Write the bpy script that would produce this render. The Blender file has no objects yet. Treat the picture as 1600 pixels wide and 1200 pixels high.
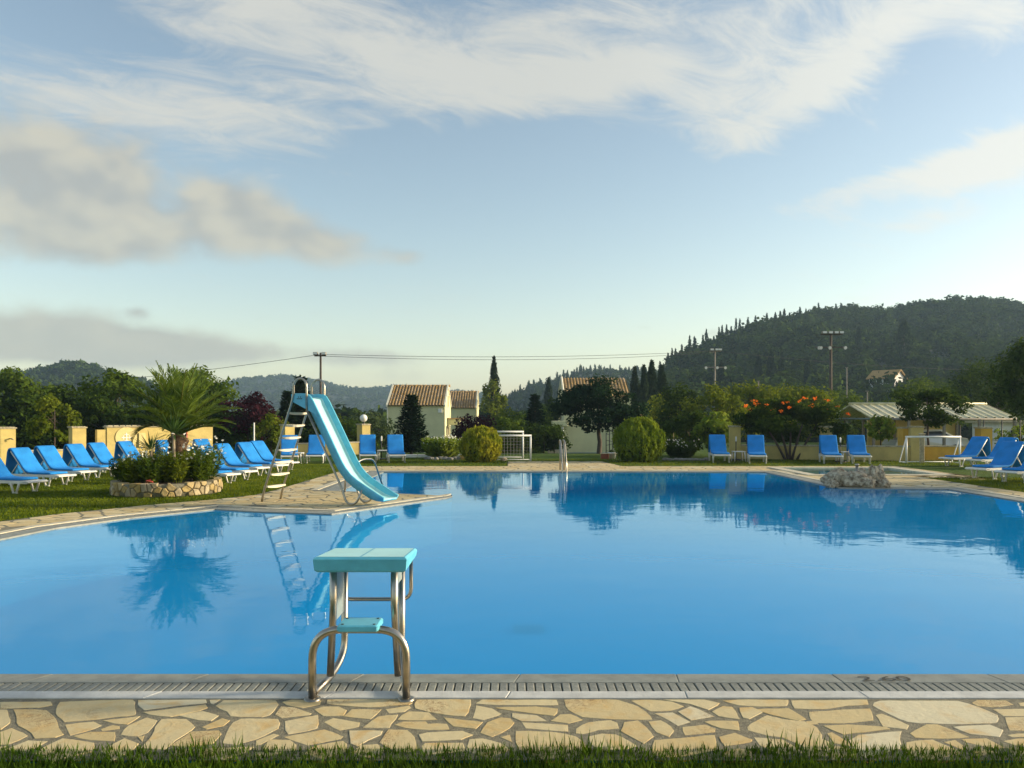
import bpy, math, random
import numpy as np
from mathutils import Vector, Matrix
from mathutils.geometry import delaunay_2d_cdt
from mathutils import noise as mnoise

SC = bpy.context.scene
COL = SC.collection
R = math.radians
RNG = np.random.default_rng(7)
random.seed(7)

# ------------------------------------------------------------------ camera, light, exposure
EYE = 1.6
F = 1240.0                      # focal length in photo pixels (photo 1600 wide)
HOR = 652.0                     # horizon row in the photo
cam = bpy.data.cameras.new('camera'); camo = bpy.data.objects.new('camera', cam); COL.objects.link(camo)
camo.location = (0, 0, EYE); camo.rotation_euler = (R(90), 0, 0)
cam.sensor_width = 36; cam.lens = F / 1600 * 36
cam.shift_y = (HOR - 600) / 1600
cam.clip_start = 0.05; cam.clip_end = 6000
SC.camera = camo
SUN_EL, SUN_AZ = R(15), R(83)   # sun low on the right (+X)
sl = bpy.data.lights.new('sun', 'SUN'); sl.energy = 3.2; sl.angle = R(7); sl.color = (1.0, 0.84, 0.58)
so = bpy.data.objects.new('sun', sl); COL.objects.link(so)
sd = Vector((math.sin(SUN_AZ) * math.cos(SUN_EL), math.cos(SUN_AZ) * math.cos(SUN_EL), math.sin(SUN_EL)))
so.rotation_euler = (-sd).to_track_quat('-Z', 'Y').to_euler()
vs = SC.view_settings
vs.view_transform = 'Standard'; vs.look = 'None'; vs.gamma = 1.0; vs.use_curve_mapping = False
vs.exposure = 1.24
SC.render.engine = 'CYCLES'
cy = SC.cycles
cy.max_bounces = 7; cy.diffuse_bounces = 3; cy.glossy_bounces = 4; cy.transmission_bounces = 4
cy.transparent_max_bounces = 12; cy.volume_bounces = 0
cy.use_denoising = True
try: cy.denoiser = 'OPENIMAGEDENOISE'
except Exception: pass
cy.use_adaptive_sampling = True; cy.adaptive_threshold = 0.015
cy.sample_clamp_indirect = 6.0

# ------------------------------------------------------------------ node helper
class NT:
    def __init__(s, tree): s.t = tree; s.n = tree.nodes; s.l = tree.links
    def node(s, typ, **kw):
        n = s.n.new(typ)
        for k, v in kw.items(): setattr(n, k, v)
        return n
    def put(s, sock, v):
        if isinstance(v, bpy.types.NodeSocket): s.l.new(v, sock)
        elif v is not None: sock.default_value = v
    def m(s, op, a, b=None, c=None, clamp=False):
        n = s.n.new('ShaderNodeMath'); n.operation = op; n.use_clamp = clamp
        s.put(n.inputs[0], a)
        if b is not None: s.put(n.inputs[1], b)
        if c is not None: s.put(n.inputs[2], c)
        return n.outputs[0]
    def step(s, x, lo, hi):
        n = s.n.new('ShaderNodeMapRange'); n.interpolation_type = 'SMOOTHSTEP'
        s.put(n.inputs[0], x); n.inputs[1].default_value = lo; n.inputs[2].default_value = hi
        return n.outputs[0]
    def mix(s, fac, a, b, mode='MIX'):
        n = s.n.new('ShaderNodeMix'); n.data_type = 'RGBA'; n.blend_type = mode
        s.put(n.inputs[0], fac)
        s.put(n.inputs[6], a if isinstance(a, bpy.types.NodeSocket) else (*a, 1))
        s.put(n.inputs[7], b if isinstance(b, bpy.types.NodeSocket) else (*b, 1))
        return n.outputs[2]
    def xyz(s, x, y, z):
        n = s.n.new('ShaderNodeCombineXYZ'); s.put(n.inputs[0], x); s.put(n.inputs[1], y); s.put(n.inputs[2], z)
        return n.outputs[0]
    def noise(s, vec, scale, detail=4, rough=0.55, dist=0.0):
        n = s.n.new('ShaderNodeTexNoise'); s.put(n.inputs['Vector'], vec)
        n.inputs['Scale'].default_value = scale; n.inputs['Detail'].default_value = detail
        n.inputs['Roughness'].default_value = rough; n.inputs['Distortion'].default_value = dist
        return n.outputs[0]

# ------------------------------------------------------------------ sky
def make_world():
    w = bpy.data.worlds.new('World'); SC.world = w; w.use_nodes = True
    t = NT(w.node_tree); t.n.clear()
    tc = t.node('ShaderNodeTexCoord')
    sep = t.node('ShaderNodeSeparateXYZ'); t.l.new(tc.outputs['Generated'], sep.inputs[0])
    x, y, z = sep.outputs
    sky = t.node('ShaderNodeTexSky', sky_type='NISHITA')
    sky.sun_disc = False; sky.sun_elevation = SUN_EL; sky.sun_rotation = SUN_AZ
    sky.altitude = 30; sky.air_density = 1.0; sky.dust_density = 1.0; sky.ozone_density = 1.2
    az = t.m('ARCTAN2', x, y); el = t.m('ARCSINE', z)
    def blob(px, py, wx, wy, amp, tilt=0.0):
        rx = (px - 800) / F; rz = (HOR - py) / F
        a0 = math.atan(rx); e0 = math.atan(rz / math.sqrt(1 + rx * rx))
        da = t.m('SUBTRACT', az, a0); de = t.m('SUBTRACT', el, e0)
        if tilt:
            c, s_ = math.cos(R(tilt)), math.sin(R(tilt))
            da, de = (t.m('ADD', t.m('MULTIPLY', da, c), t.m('MULTIPLY', de, s_)),
                      t.m('SUBTRACT', t.m('MULTIPLY', de, c), t.m('MULTIPLY', da, s_)))
        da = t.m('DIVIDE', da, wx / F); de = t.m('DIVIDE', de, wy / F)
        q = t.m('ADD', t.m('MULTIPLY', da, da), t.m('MULTIPLY', de, de))
        return t.m('MULTIPLY', t.m('EXPONENT', t.m('MULTIPLY', q, -1.0)), amp)
    def total(lst):
        o = lst[0]
        for b in lst[1:]: o = t.m('ADD', o, b)
        return o
    # high thin streaked cloud on a flat layer overhead
    zz = t.m('ADD', t.m('MAXIMUM', z, 0.0), 0.16)
    pu = t.m('DIVIDE', x, zz); pv = t.m('DIVIDE', y, zz)
    c, s_ = math.cos(R(24)), math.sin(R(24))
    qa = t.m('ADD', t.m('MULTIPLY', pu, c), t.m('MULTIPLY', pv, s_))
    qb = t.m('SUBTRACT', t.m('MULTIPLY', pv, c), t.m('MULTIPLY', pu, s_))
    big = t.noise(t.xyz(t.m('MULTIPLY', qa, 0.7), t.m('MULTIPLY', qb, 1.3), 3.1), 1.7, 6, 0.6, 0.6)
    fine = t.noise(t.xyz(t.m('MULTIPLY', qa, 1.0), t.m('MULTIPLY', qb, 2.0), 8.7), 4.2, 11, 0.70, 0.8)
    top = t.m('MULTIPLY', t.step(el, 0.30, 0.52), 0.14)
    bias = total([top, blob(350, 60, 330, 110, .22, -14), blob(260, 190, 330, 60, .34, -6), blob(700, 90, 300, 60, .17, -10),
                  blob(1000, 70, 330, 75, .19, 10), blob(900, 130, 200, 36, .2, 8), blob(1130, 140, 90, 40, .16, 30), blob(1290, 120, 230, 44, .44, 30), blob(1430, 275, 240, 26, .42, 8),
                  blob(1580, 250, 130, 40, .38, 14), blob(1450, 345, 60, 14, .26, 4), blob(1570, 40, 60, 60, .25),
                  blob(120, 40, 130, 60, -.25), blob(660, 260, 330, 60, -.3), blob(1030, 330, 230, 60, -.3), blob(1530, 130, 90, 26, -.2, 24)])
    dens = t.m('ADD', t.m('MULTIPLY', big, 0.50), t.m('MULTIPLY', fine, 0.85))
    cir = t.step(t.m('ADD', dens, bias), 0.72, 1.12)
    cir = t.m('MULTIPLY', cir, t.step(el, 0.04, 0.16))
    # low heaped cloud
    vec = t.xyz(t.m('MULTIPLY', az, 7.0), t.m('MULTIPLY', el, 10.0), 1.7)
    cn = t.noise(vec, 2.0, 9, 0.56, 0.2)
    cm = total([blob(60, 260, 190, 95, .62), blob(150, 370, 190, 62, .55), blob(400, 340, 140, 52, .58, -14), blob(520, 385, 110, 34, .40), blob(640, 403, 46, 20, .46),
                blob(500, 490, 34, 18, .42), blob(424, 493, 30, 16, .40), blob(60, 520, 170, 42, .56), blob(330, 550, 210, 26, .52),
                blob(170, 545, 120, 30, .4), blob(600, 560, 110, 14, .34), blob(620, 590, 70, 18, .34), blob(215, 488, 18, 9, .34), blob(1010, 511, 32, 9, .36), blob(1115, 520, 34, 12, .38), blob(1340, 442, 40, 12, .28),
                blob(900, 470, 420, 90, -.22), blob(268, 300, 34, 60, -.22), blob(330, 450, 260, 30, -.2)])
    cden = t.step(t.m('ADD', t.m('MULTIPLY', cn, 0.80), cm), 0.58, 1.06)
    cden = t.m('MULTIPLY', cden, t.step(el, -0.01, 0.03))
    cn2 = t.noise(t.xyz(t.m('ADD', t.m('MULTIPLY', az, 7.0), 0.16), t.m('ADD', t.m('MULTIPLY', el, 10.0), 0.20), 1.7), 2.0, 2, 0.5, 0.2)
    cn1 = t.noise(vec, 2.0, 2, 0.5, 0.2)
    lit = t.m('MULTIPLY', t.step(t.m('SUBTRACT', cn1, cn2), -0.22, 0.24), t.m('ADD', t.m('MULTIPLY', t.step(el, 0.04, 0.24), 0.8), 0.2))
    ccol = t.mix(lit, (0.54, 0.53, 0.475), (0.78, 0.72, 0.56))
    b1 = t.node('ShaderNodeBackground'); t.l.new(t.mix(1.0, sky.outputs[0], (1.0, 0.905, 0.785), 'MULTIPLY'), b1.inputs[0]); b1.inputs[1].default_value = SKY_S
    b2 = t.node('ShaderNodeBackground'); b2.inputs[0].default_value = (0.74, 0.735, 0.67, 1); t.l.new(t.m('ADD', t.m('MULTIPLY', t.step(az, 0.0, 0.6), 0.13), 0.41), b2.inputs[1])
    b3 = t.node('ShaderNodeBackground'); t.l.new(ccol, b3.inputs[0]); b3.inputs[1].default_value = 0.37
    m1 = t.node('ShaderNodeMixShader'); t.l.new(t.m('MULTIPLY', cir, 0.86), m1.inputs[0]); t.l.new(b1.outputs[0], m1.inputs[1]); t.l.new(b2.outputs[0], m1.inputs[2])
    m2 = t.node('ShaderNodeMixShader'); t.l.new(t.m('MULTIPLY', cden, 0.80), m2.inputs[0]); t.l.new(m1.outputs[0], m2.inputs[1]); t.l.new(b3.outputs[0], m2.inputs[2])
    out = t.node('ShaderNodeOutputWorld'); t.l.new(m2.outputs[0], out.inputs[0])
SKY_S = 0.112
make_world()

# ------------------------------------------------------------------ materials
MATS = {}
def newmat(name):
    m = bpy.data.materials.new(name); m.use_nodes = True
    t = NT(m.node_tree); t.n.clear()
    out = t.node('ShaderNodeOutputMaterial')
    MATS[name] = m
    return m, t, out
def solid(name, col, rough=0.6, metal=0.0, var=0.12, scale=6.0, bump=0.0, bscale=40.0, col2=None, island=0.0, spec=0.5, coords='Object', stretch=None):
    """principled with noise variation of its own colour, optional bump and per-piece variation"""
    m, t, out = newmat(name)
    p = t.node('ShaderNodeBsdfPrincipled')
    tc = t.node('ShaderNodeTexCoord'); vec = tc.outputs[coords]
    if stretch:
        mp = t.node('ShaderNodeMapping'); mp.inputs['Scale'].default_value = stretch; t.l.new(vec, mp.inputs[0]); vec = mp.outputs[0]
    c2 = col2 if col2 else tuple(max(0, c * (1 - 2.2 * var)) for c in col)
    n = t.noise(vec, scale, 6, 0.6)
    c = t.mix(t.step(n, 0.32, 0.72), col, c2)
    if island:
        g = t.node('ShaderNodeNewGeometry')
        oi = t.node('ShaderNodeObjectInfo')
        v = t.m('FRACT', t.m('ADD', g.outputs['Random Per Island'], oi.outputs['Random']))
        hs = t.node('ShaderNodeHueSaturation'); t.l.new(c, hs.inputs['Color'])
        t.l.new(t.m('ADD', t.m('MULTIPLY', v, island), 1 - island / 2), hs.inputs['Value'])
        v2 = t.m('FRACT', t.m('MULTIPLY', v, 7.13))
        t.l.new(t.m('ADD', t.m('MULTIPLY', v2, island), 1 - island / 2), hs.inputs['Saturation'])
        c = hs.outputs[0]
    t.l.new(c, p.inputs['Base Color'])
    p.inputs['Roughness'].default_value = rough; p.inputs['Metallic'].default_value = metal
    p.inputs['Specular IOR Level'].default_value = spec
    if bump:
        b = t.node('ShaderNodeBump'); b.inputs['Strength'].default_value = bump; b.inputs['Distance'].default_value = 0.02
        t.l.new(t.noise(vec, bscale, 6, 0.65), b.inputs['Height']); t.l.new(b.outputs[0], p.inputs['Normal'])
    t.l.new(p.outputs[0], out.inputs[0])
    return m
def leafmat(name, dark, light, trans=0.35, rough=0.55):
    m, t, out = newmat(name)
    g = t.node('ShaderNodeNewGeometry')
    tc = t.node('ShaderNodeTexCoord')
    v = g.outputs['Random Per Island']
    n = t.noise(tc.outputs['Object'], 0.16 if name == 'leaf_forest' else 1.6, 3, 0.5)
    f = t.m('ADD', t.m('MULTIPLY', v, 0.5 if name != 'leaf_forest' else 0.35), t.m('MULTIPLY', t.step(n, 0.38, 0.62), 0.5 if name != 'leaf_forest' else 0.65))
    c = t.mix(f, dark, light)
    p = t.node('ShaderNodeBsdfPrincipled'); t.l.new(c, p.inputs['Base Color'])
    p.inputs['Roughness'].default_value = rough; p.inputs['Specular IOR Level'].default_value = 0.25 if 'palm' in name or 'yucca' in name else 0.0
    tr = t.node('ShaderNodeBsdfTranslucent')
    hs = t.node('ShaderNodeHueSaturation'); hs.inputs['Value'].default_value = 1.5; hs.inputs['Hue'].default_value = 0.485; t.l.new(c, hs.inputs['Color'])
    t.l.new(hs.outputs[0], tr.inputs[0])
    mx = t.node('ShaderNodeMixShader'); mx.inputs[0].default_value = trans
    t.l.new(p.outputs[0], mx.inputs[1]); t.l.new(tr.outputs[0], mx.inputs[2]); t.l.new(mx.outputs[0], out.inputs[0])
    return m

def make_mats():
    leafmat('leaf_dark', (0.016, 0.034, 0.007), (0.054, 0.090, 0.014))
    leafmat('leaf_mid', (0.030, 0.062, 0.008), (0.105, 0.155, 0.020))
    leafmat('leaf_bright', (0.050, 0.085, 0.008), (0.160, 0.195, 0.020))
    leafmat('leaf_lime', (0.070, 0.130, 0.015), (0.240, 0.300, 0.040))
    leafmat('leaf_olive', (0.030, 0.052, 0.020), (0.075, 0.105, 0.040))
    leafmat('leaf_purple', (0.018, 0.008, 0.012), (0.060, 0.018, 0.026))
    leafmat('leaf_gold', (0.10, 0.15, 0.012), (0.42, 0.39, 0.03))
    leafmat('leaf_thuja', (0.060, 0.115, 0.010), (0.24, 0.30, 0.028))
    leafmat('leaf_palm', (0.050, 0.100, 0.012), (0.170, 0.235, 0.028), 0.4)
    leafmat('leaf_palm_old', (0.10, 0.115, 0.012), (0.20, 0.20, 0.03), 0.4)
    leafmat('leaf_yucca', (0.035, 0.085, 0.020), (0.110, 0.190, 0.045), 0.25, 0.4)
    leafmat('leaf_forest', (0.009, 0.020, 0.005), (0.056, 0.090, 0.014), 0.10)
    leafmat('leaf_cypress', (0.010, 0.020, 0.010), (0.030, 0.048, 0.018), 0.15)
    leafmat('leaf_conifer', (0.008, 0.022, 0.012), (0.026, 0.052, 0.022), 0.15)
    leafmat('petal_white', (0.72, 0.72, 0.66), (0.85, 0.85, 0.80), 0.3)
    leafmat('petal_orange', (0.70, 0.17, 0.015), (0.88, 0.30, 0.03), 0.4)
    leafmat('petal_pink', (0.55, 0.12, 0.09), (0.70, 0.22, 0.16), 0.4)
    leafmat('grass_blade', (0.020, 0.052, 0.005), (0.072, 0.128, 0.011), 0.3)  # darker than the lawn blades: the front strip's shade is in the colour
    leafmat('lawn_blade', (0.050, 0.090, 0.006), (0.170, 0.205, 0.018), 0.35)
    solid('bark', (0.085, 0.062, 0.045), 0.9, var=0.2, scale=9, bump=0.6, bscale=30)
    solid('bark_palm', (0.13, 0.075, 0.04), 0.9, var=0.25, scale=14, bump=0.8, bscale=25)
    solid('stem_pale', (0.30, 0.24, 0.16), 0.8, var=0.15, scale=14)
    # lawn
    m, t, out = newmat('lawn')
    tc = t.node('ShaderNodeTexCoord'); o = tc.outputs['Object']
    c = t.mix(t.step(t.noise(o, 0.55, 5, 0.6), 0.35, 0.7), (0.060, 0.115, 0.012), (0.100, 0.135, 0.022))
    c = t.mix(t.step(t.noise(o, 26, 4, 0.7), 0.35, 0.75), c, (0.030, 0.062, 0.008))
    p = t.node('ShaderNodeBsdfPrincipled'); t.l.new(c, p.inputs['Base Color']); p.inputs['Roughness'].default_value = 0.9; p.inputs['Specular IOR Level'].default_value = 0.1
    b = t.node('ShaderNodeBump'); b.inputs['Strength'].default_value = 0.8; b.inputs['Distance'].default_value = 0.04
    t.l.new(t.noise(o, 42, 5, 0.75), b.inputs['Height']); t.l.new(b.outputs[0], p.inputs['Normal']); t.l.new(p.outputs[0], out.inputs[0])
    solid('hill_soil', (0.028, 0.040, 0.016), 0.95, var=0.25, scale=0.05)
    solid('hill_far', (0.030, 0.045, 0.024), 0.95, var=0.25, scale=0.03)
    # stone of the crazy paving: cream with rusty veins
    m, t, out = newmat('paver')
    tc = t.node('ShaderNodeTexCoord'); o = tc.outputs['Object']
    oi = t.node('ShaderNodeObjectInfo'); g = t.node('ShaderNodeNewGeometry')
    rnd = t.m('FRACT', t.m('ADD', oi.outputs['Random'], g.outputs['Random Per Island']))
    base = t.mix(rnd, (0.60, 0.50, 0.29), (0.53, 0.41, 0.20))
    base = t.mix(t.step(t.m('FRACT', t.m('MULTIPLY', rnd, 5.7)), 0.84, 0.95), base, (0.62, 0.55, 0.37))
    off = t.node('ShaderNodeVectorMath', operation='ADD'); t.l.new(o, off.inputs[0]); t.l.new(t.xyz(t.m('MULTIPLY', rnd, 37.0), t.m('MULTIPLY', rnd, 11.0), 0.0), off.inputs[1])
    ov = off.outputs[0]
    cloud = t.step(t.noise(ov, 5.5, 5, 0.6, 0.6), 0.46, 0.74)
    base = t.mix(t.m('MULTIPLY', cloud, 0.72), base, (0.55, 0.35, 0.12))
    wv = t.noise(ov, 13, 5, 0.7, 1.6)
    vein = t.m('MULTIPLY', t.m('SUBTRACT', 1.0, t.step(t.m('ABSOLUTE', t.m('SUBTRACT', wv, 0.5)), 0.0, 0.035)), t.step(t.noise(ov, 2.2, 2, 0.5), 0.55, 0.66))
    base = t.mix(t.m('MULTIPLY', vein, 0.8), base, (0.22, 0.095, 0.03))
    base = t.mix(t.m('MULTIPLY', t.step(t.noise(ov, 55, 4, 0.7), 0.52, 0.8), 0.28), base, (0.33, 0.24, 0.12))
    base = t.mix(t.m('MULTIPLY', t.step(t.noise(o, 1.1, 4, 0.6), 0.5, 0.8), 0.25), base, (0.34, 0.30, 0.20))
    p = t.node('ShaderNodeBsdfPrincipled'); t.l.new(base, p.inputs['Base Color']); p.inputs['Roughness'].default_value = 0.72; p.inputs['Specular IOR Level'].default_value = 0.3
    b = t.node('ShaderNodeBump'); b.inputs['Strength'].default_value = 0.45; b.inputs['Distance'].default_value = 0.012
    t.l.new(t.noise(ov, 16, 7, 0.65, 0.5), b.inputs['Height']); t.l.new(b.outputs[0], p.inputs['Normal']); t.l.new(p.outputs[0], out.inputs[0])
    solid('mortar', (0.235, 0.215, 0.15), 0.95, var=0.2, scale=30, bump=0.7, bscale=90)
    solid('kerb_white', (0.56, 0.56, 0.53), 0.75, var=0.10, scale=7, bump=0.25, bscale=60, island=0.12)
    solid('kerb_cream', (0.58, 0.53, 0.40), 0.8, var=0.12, scale=7, bump=0.25, bscale=60, island=0.14)
    solid('lip_stone', (0.26, 0.265, 0.225), 0.5, var=0.14, scale=9, bump=0.15, bscale=50, island=0.10)
    solid('grate', (0.27, 0.275, 0.235), 0.6, var=0.18, scale=20, bump=0.3, bscale=70, island=0.22)
    solid('gutter_dark', (0.03, 0.032, 0.028), 0.8)
    solid('pool_paint', (0.004, 0.32, 0.72), 0.7, var=0.02, scale=1.2)
    solid('pool_fitting', (0.001, 0.006, 0.015), 0.5, var=0.05)
    solid('kids_pool_paint', (0.22, 0.42, 0.44), 0.7, var=0.08, scale=2)
    solid('steel', (0.46, 0.42, 0.36), 0.30, 1.0, var=0.10, scale=16)
    solid('steel_dull', (0.33, 0.31, 0.27), 0.38, 1.0, var=0.15, scale=12)
    solid('turquoise', (0.115, 0.48, 0.64), 0.40, var=0.09, scale=7, bump=0.06, bscale=60)
    solid('turquoise_pale', (0.42, 0.74, 0.74), 0.42, var=0.06, scale=3, bump=0.06, bscale=120)
    solid('step_cream', (0.68, 0.62, 0.47), 0.5, var=0.08)
    solid('plate_grey', (0.23, 0.29, 0.30), 0.45, var=0.08)
    solid('dark_mark', (0.03, 0.035, 0.035), 0.8, var=0.3, scale=30)
    solid('plastic_white', (0.72, 0.71, 0.66), 0.45, var=0.06, scale=5)
    solid('cushion_blue', (0.022, 0.240, 0.66), 0.85, var=0.10, scale=3, bump=0.6, bscale=6, spec=0.2)
    solid('cushion_back_shaded', (0.014, 0.080, 0.300), 0.85, var=0.10, scale=4, bump=0.25, bscale=14, spec=0.2)  # unused; same blue fabric with the back's shade mixed into its colour
    solid('wall_yellow', (0.56, 0.44, 0.155), 0.85, var=0.10, scale=2.5, bump=0.25, bscale=50)
    solid('wall_ochre', (0.60, 0.36, 0.05), 0.85, var=0.10, scale=2.5, bump=0.25, bscale=50)
    solid('coping', (0.50, 0.44, 0.30), 0.85, var=0.2, scale=12, bump=0.4, bscale=40, island=0.2)
    solid('plaque_cream', (0.66, 0.54, 0.24), 0.8, var=0.06)
    solid('paint_white', (0.78, 0.78, 0.75), 0.5, var=0.05)
    solid('paint_red', (0.55, 0.10, 0.06), 0.5, var=0.08)
    solid('paint_blue', (0.05, 0.25, 0.50), 0.5, var=0.08)
    solid('house_wall', (0.66, 0.63, 0.38), 0.9, var=0.06, scale=1.2, bump=0.15, bscale=20)
    solid('house_trim', (0.78, 0.74, 0.58), 0.8, var=0.06)
    solid('white_wall', (0.74, 0.74, 0.72), 0.85, var=0.08, scale=1.5)
    solid('roof_tile', (0.40, 0.265, 0.12), 0.85, var=0.2, scale=5, col2=(0.25, 0.165, 0.075), island=0.35)
    solid('sheet_roof', (0.68, 0.62, 0.38), 0.5, var=0.12, scale=2, island=0.12)
    solid('shutter_dark', (0.045, 0.035, 0.030), 0.6)
    solid('window_glass', (0.03, 0.035, 0.04), 0.08, spec=0.8)
    solid('wood_pole', (0.085, 0.065, 0.050), 0.85, var=0.2, scale=8)
    solid('pole_grey', (0.24, 0.21, 0.17), 0.7, var=0.15, scale=8)
    solid('iron_black', (0.018, 0.018, 0.018), 0.5)
    solid('lamp_globe', (0.80, 0.79, 0.74), 0.25, var=0.02)
    solid('lamp_glass', (0.75, 0.76, 0.76), 0.15, var=0.02)
    solid('terracotta', (0.30, 0.085, 0.045), 0.8, var=0.15)
    solid('soil', (0.055, 0.035, 0.022), 0.95, var=0.3, scale=14, bump=0.6)
    solid('rock_pale', (0.56, 0.49, 0.36), 0.9, var=0.25, scale=3.2, bump=0.9, bscale=6, col2=(0.14, 0.095, 0.055))
    solid('rock_grey', (0.30, 0.29, 0.26), 0.9, var=0.2, scale=7, bump=0.8, bscale=14)
    solid('rock_ochre', (0.52, 0.33, 0.08), 0.9, var=0.2, scale=7, bump=0.8, bscale=14)
    solid('planter_stone', (0.44, 0.34, 0.17), 0.88, var=0.2, scale=9, bump=0.7, bscale=22, island=0.5)
    solid('car_paint', (0.60, 0.60, 0.58), 0.2, 0.2, var=0.02)
    solid('rubber', (0.02, 0.02, 0.02), 0.8)
    solid('net_white', (0.36, 0.36, 0.34), 0.8)
    # water: mirror reflection by Fresnel over clear, faintly tinted transmission
    for name, tint, bs, sc_ in (('water', (0.80, 1.0, 1.0, 1), 0.032, 1.0), ('kids_water', (0.80, 0.95, 0.95, 1), 0.04, 1.4)):
        m, t, out = newmat(name)
        tc = t.node('ShaderNodeTexCoord'); o = tc.outputs['Object']
        mp = t.node('ShaderNodeMapping'); mp.inputs['Scale'].default_value = (1.0, 1.35, 1.0); t.l.new(o, mp.inputs[0])
        h = t.m('ADD', t.noise(mp.outputs[0], 1.1 * sc_, 3, 0.5, 0.3), t.m('MULTIPLY', t.noise(mp.outputs[0], 5.5 * sc_, 3, 0.5, 0.4), 0.16))
        b = t.node('ShaderNodeBump'); b.inputs['Strength'].default_value = bs; b.inputs['Distance'].default_value = 0.1
        t.l.new(h, b.inputs['Height'])
        fr = t.node('ShaderNodeFresnel'); fr.inputs[0].default_value = 1.23; t.l.new(b.outputs[0], fr.inputs['Normal'])
        gl = t.node('ShaderNodeBsdfGlossy'); gl.inputs['Roughness'].default_value = 0.015; gl.inputs['Color'].default_value = (0.82, 0.94, 1.0, 1); t.l.new(b.outputs[0], gl.inputs['Normal'])
        tr = t.node('ShaderNodeBsdfTransparent'); tr.inputs[0].default_value = tint
        if name == 'water':   # light scattered back by the body of the water
            df = t.node('ShaderNodeBsdfDiffuse'); df.inputs[0].default_value = (0.003, 0.325, 0.74, 1)
            tm = t.node('ShaderNodeMixShader'); tm.inputs[0].default_value = 0.67
            t.l.new(tr.outputs[0], tm.inputs[1]); t.l.new(df.outputs[0], tm.inputs[2]); tr = tm
        geo = t.node('ShaderNodeNewGeometry'); bf = geo.outputs['Backfacing']   # seen from below: let the daylight through
        fac = t.m('ADD', t.m('MULTIPLY', fr.outputs[0], t.m('SUBTRACT', 1.0, bf)), t.m('MULTIPLY', bf, 0.05))
        mx = t.node('ShaderNodeMixShader'); t.l.new(fac, mx.inputs[0]); t.l.new(tr.outputs[0], mx.inputs[1]); t.l.new(gl.outputs[0], mx.inputs[2])
        t.l.new(mx.outputs[0], out.inputs[0])
make_mats()

# ------------------------------------------------------------------ geometry helpers
def at(px, py, d):
    return Vector(((px - 800) * d / F, d, EYE - (py - HOR) * d / F))
def gnd(px, py, z=0.0):
    d = F * (EYE - z) / (py - HOR)
    return Vector(((px - 800) * d / F, d, z))
def tag(o, label, cat, group=None):
    o['label'] = label; o['category'] = cat
    if group: o['group'] = group
    return o
def empty(name, loc, rz=0.0, label=None, cat=None, group=None):
    o = bpy.data.objects.new(name, None); COL.objects.link(o)
    o.location = loc; o.rotation_euler = (0, 0, rz); o.empty_display_size = 0.2
    if label: tag(o, label, cat, group)
    return o
def link(name, me, mat, parent=None, loc=None):
    if mat is not None and not me.materials: me.materials.append(MATS[mat])
    o = bpy.data.objects.new(name, me); COL.objects.link(o)
    if parent is not None: o.parent = parent
    if loc is not None: o.location = loc
    return o
def quads_mesh(name, V, smooth=False):
    """V: (n,4,3) array -> mesh of n separate quads"""
    n = len(V); me = bpy.data.meshes.new(name)
    me.vertices.add(n * 4); me.vertices.foreach_set('co', np.ascontiguousarray(V, dtype=np.float32).ravel())
    me.loops.add(n * 4); me.loops.foreach_set('vertex_index', np.arange(n * 4, dtype=np.int32))
    me.polygons.add(n); me.polygons.foreach_set('loop_start', np.arange(0, n * 4, 4, dtype=np.int32))
    try: me.polygons.foreach_set('loop_total', np.full(n, 4, dtype=np.int32))
    except Exception: pass
    me.update(calc_edges=True); me.validate()
    return me
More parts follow.
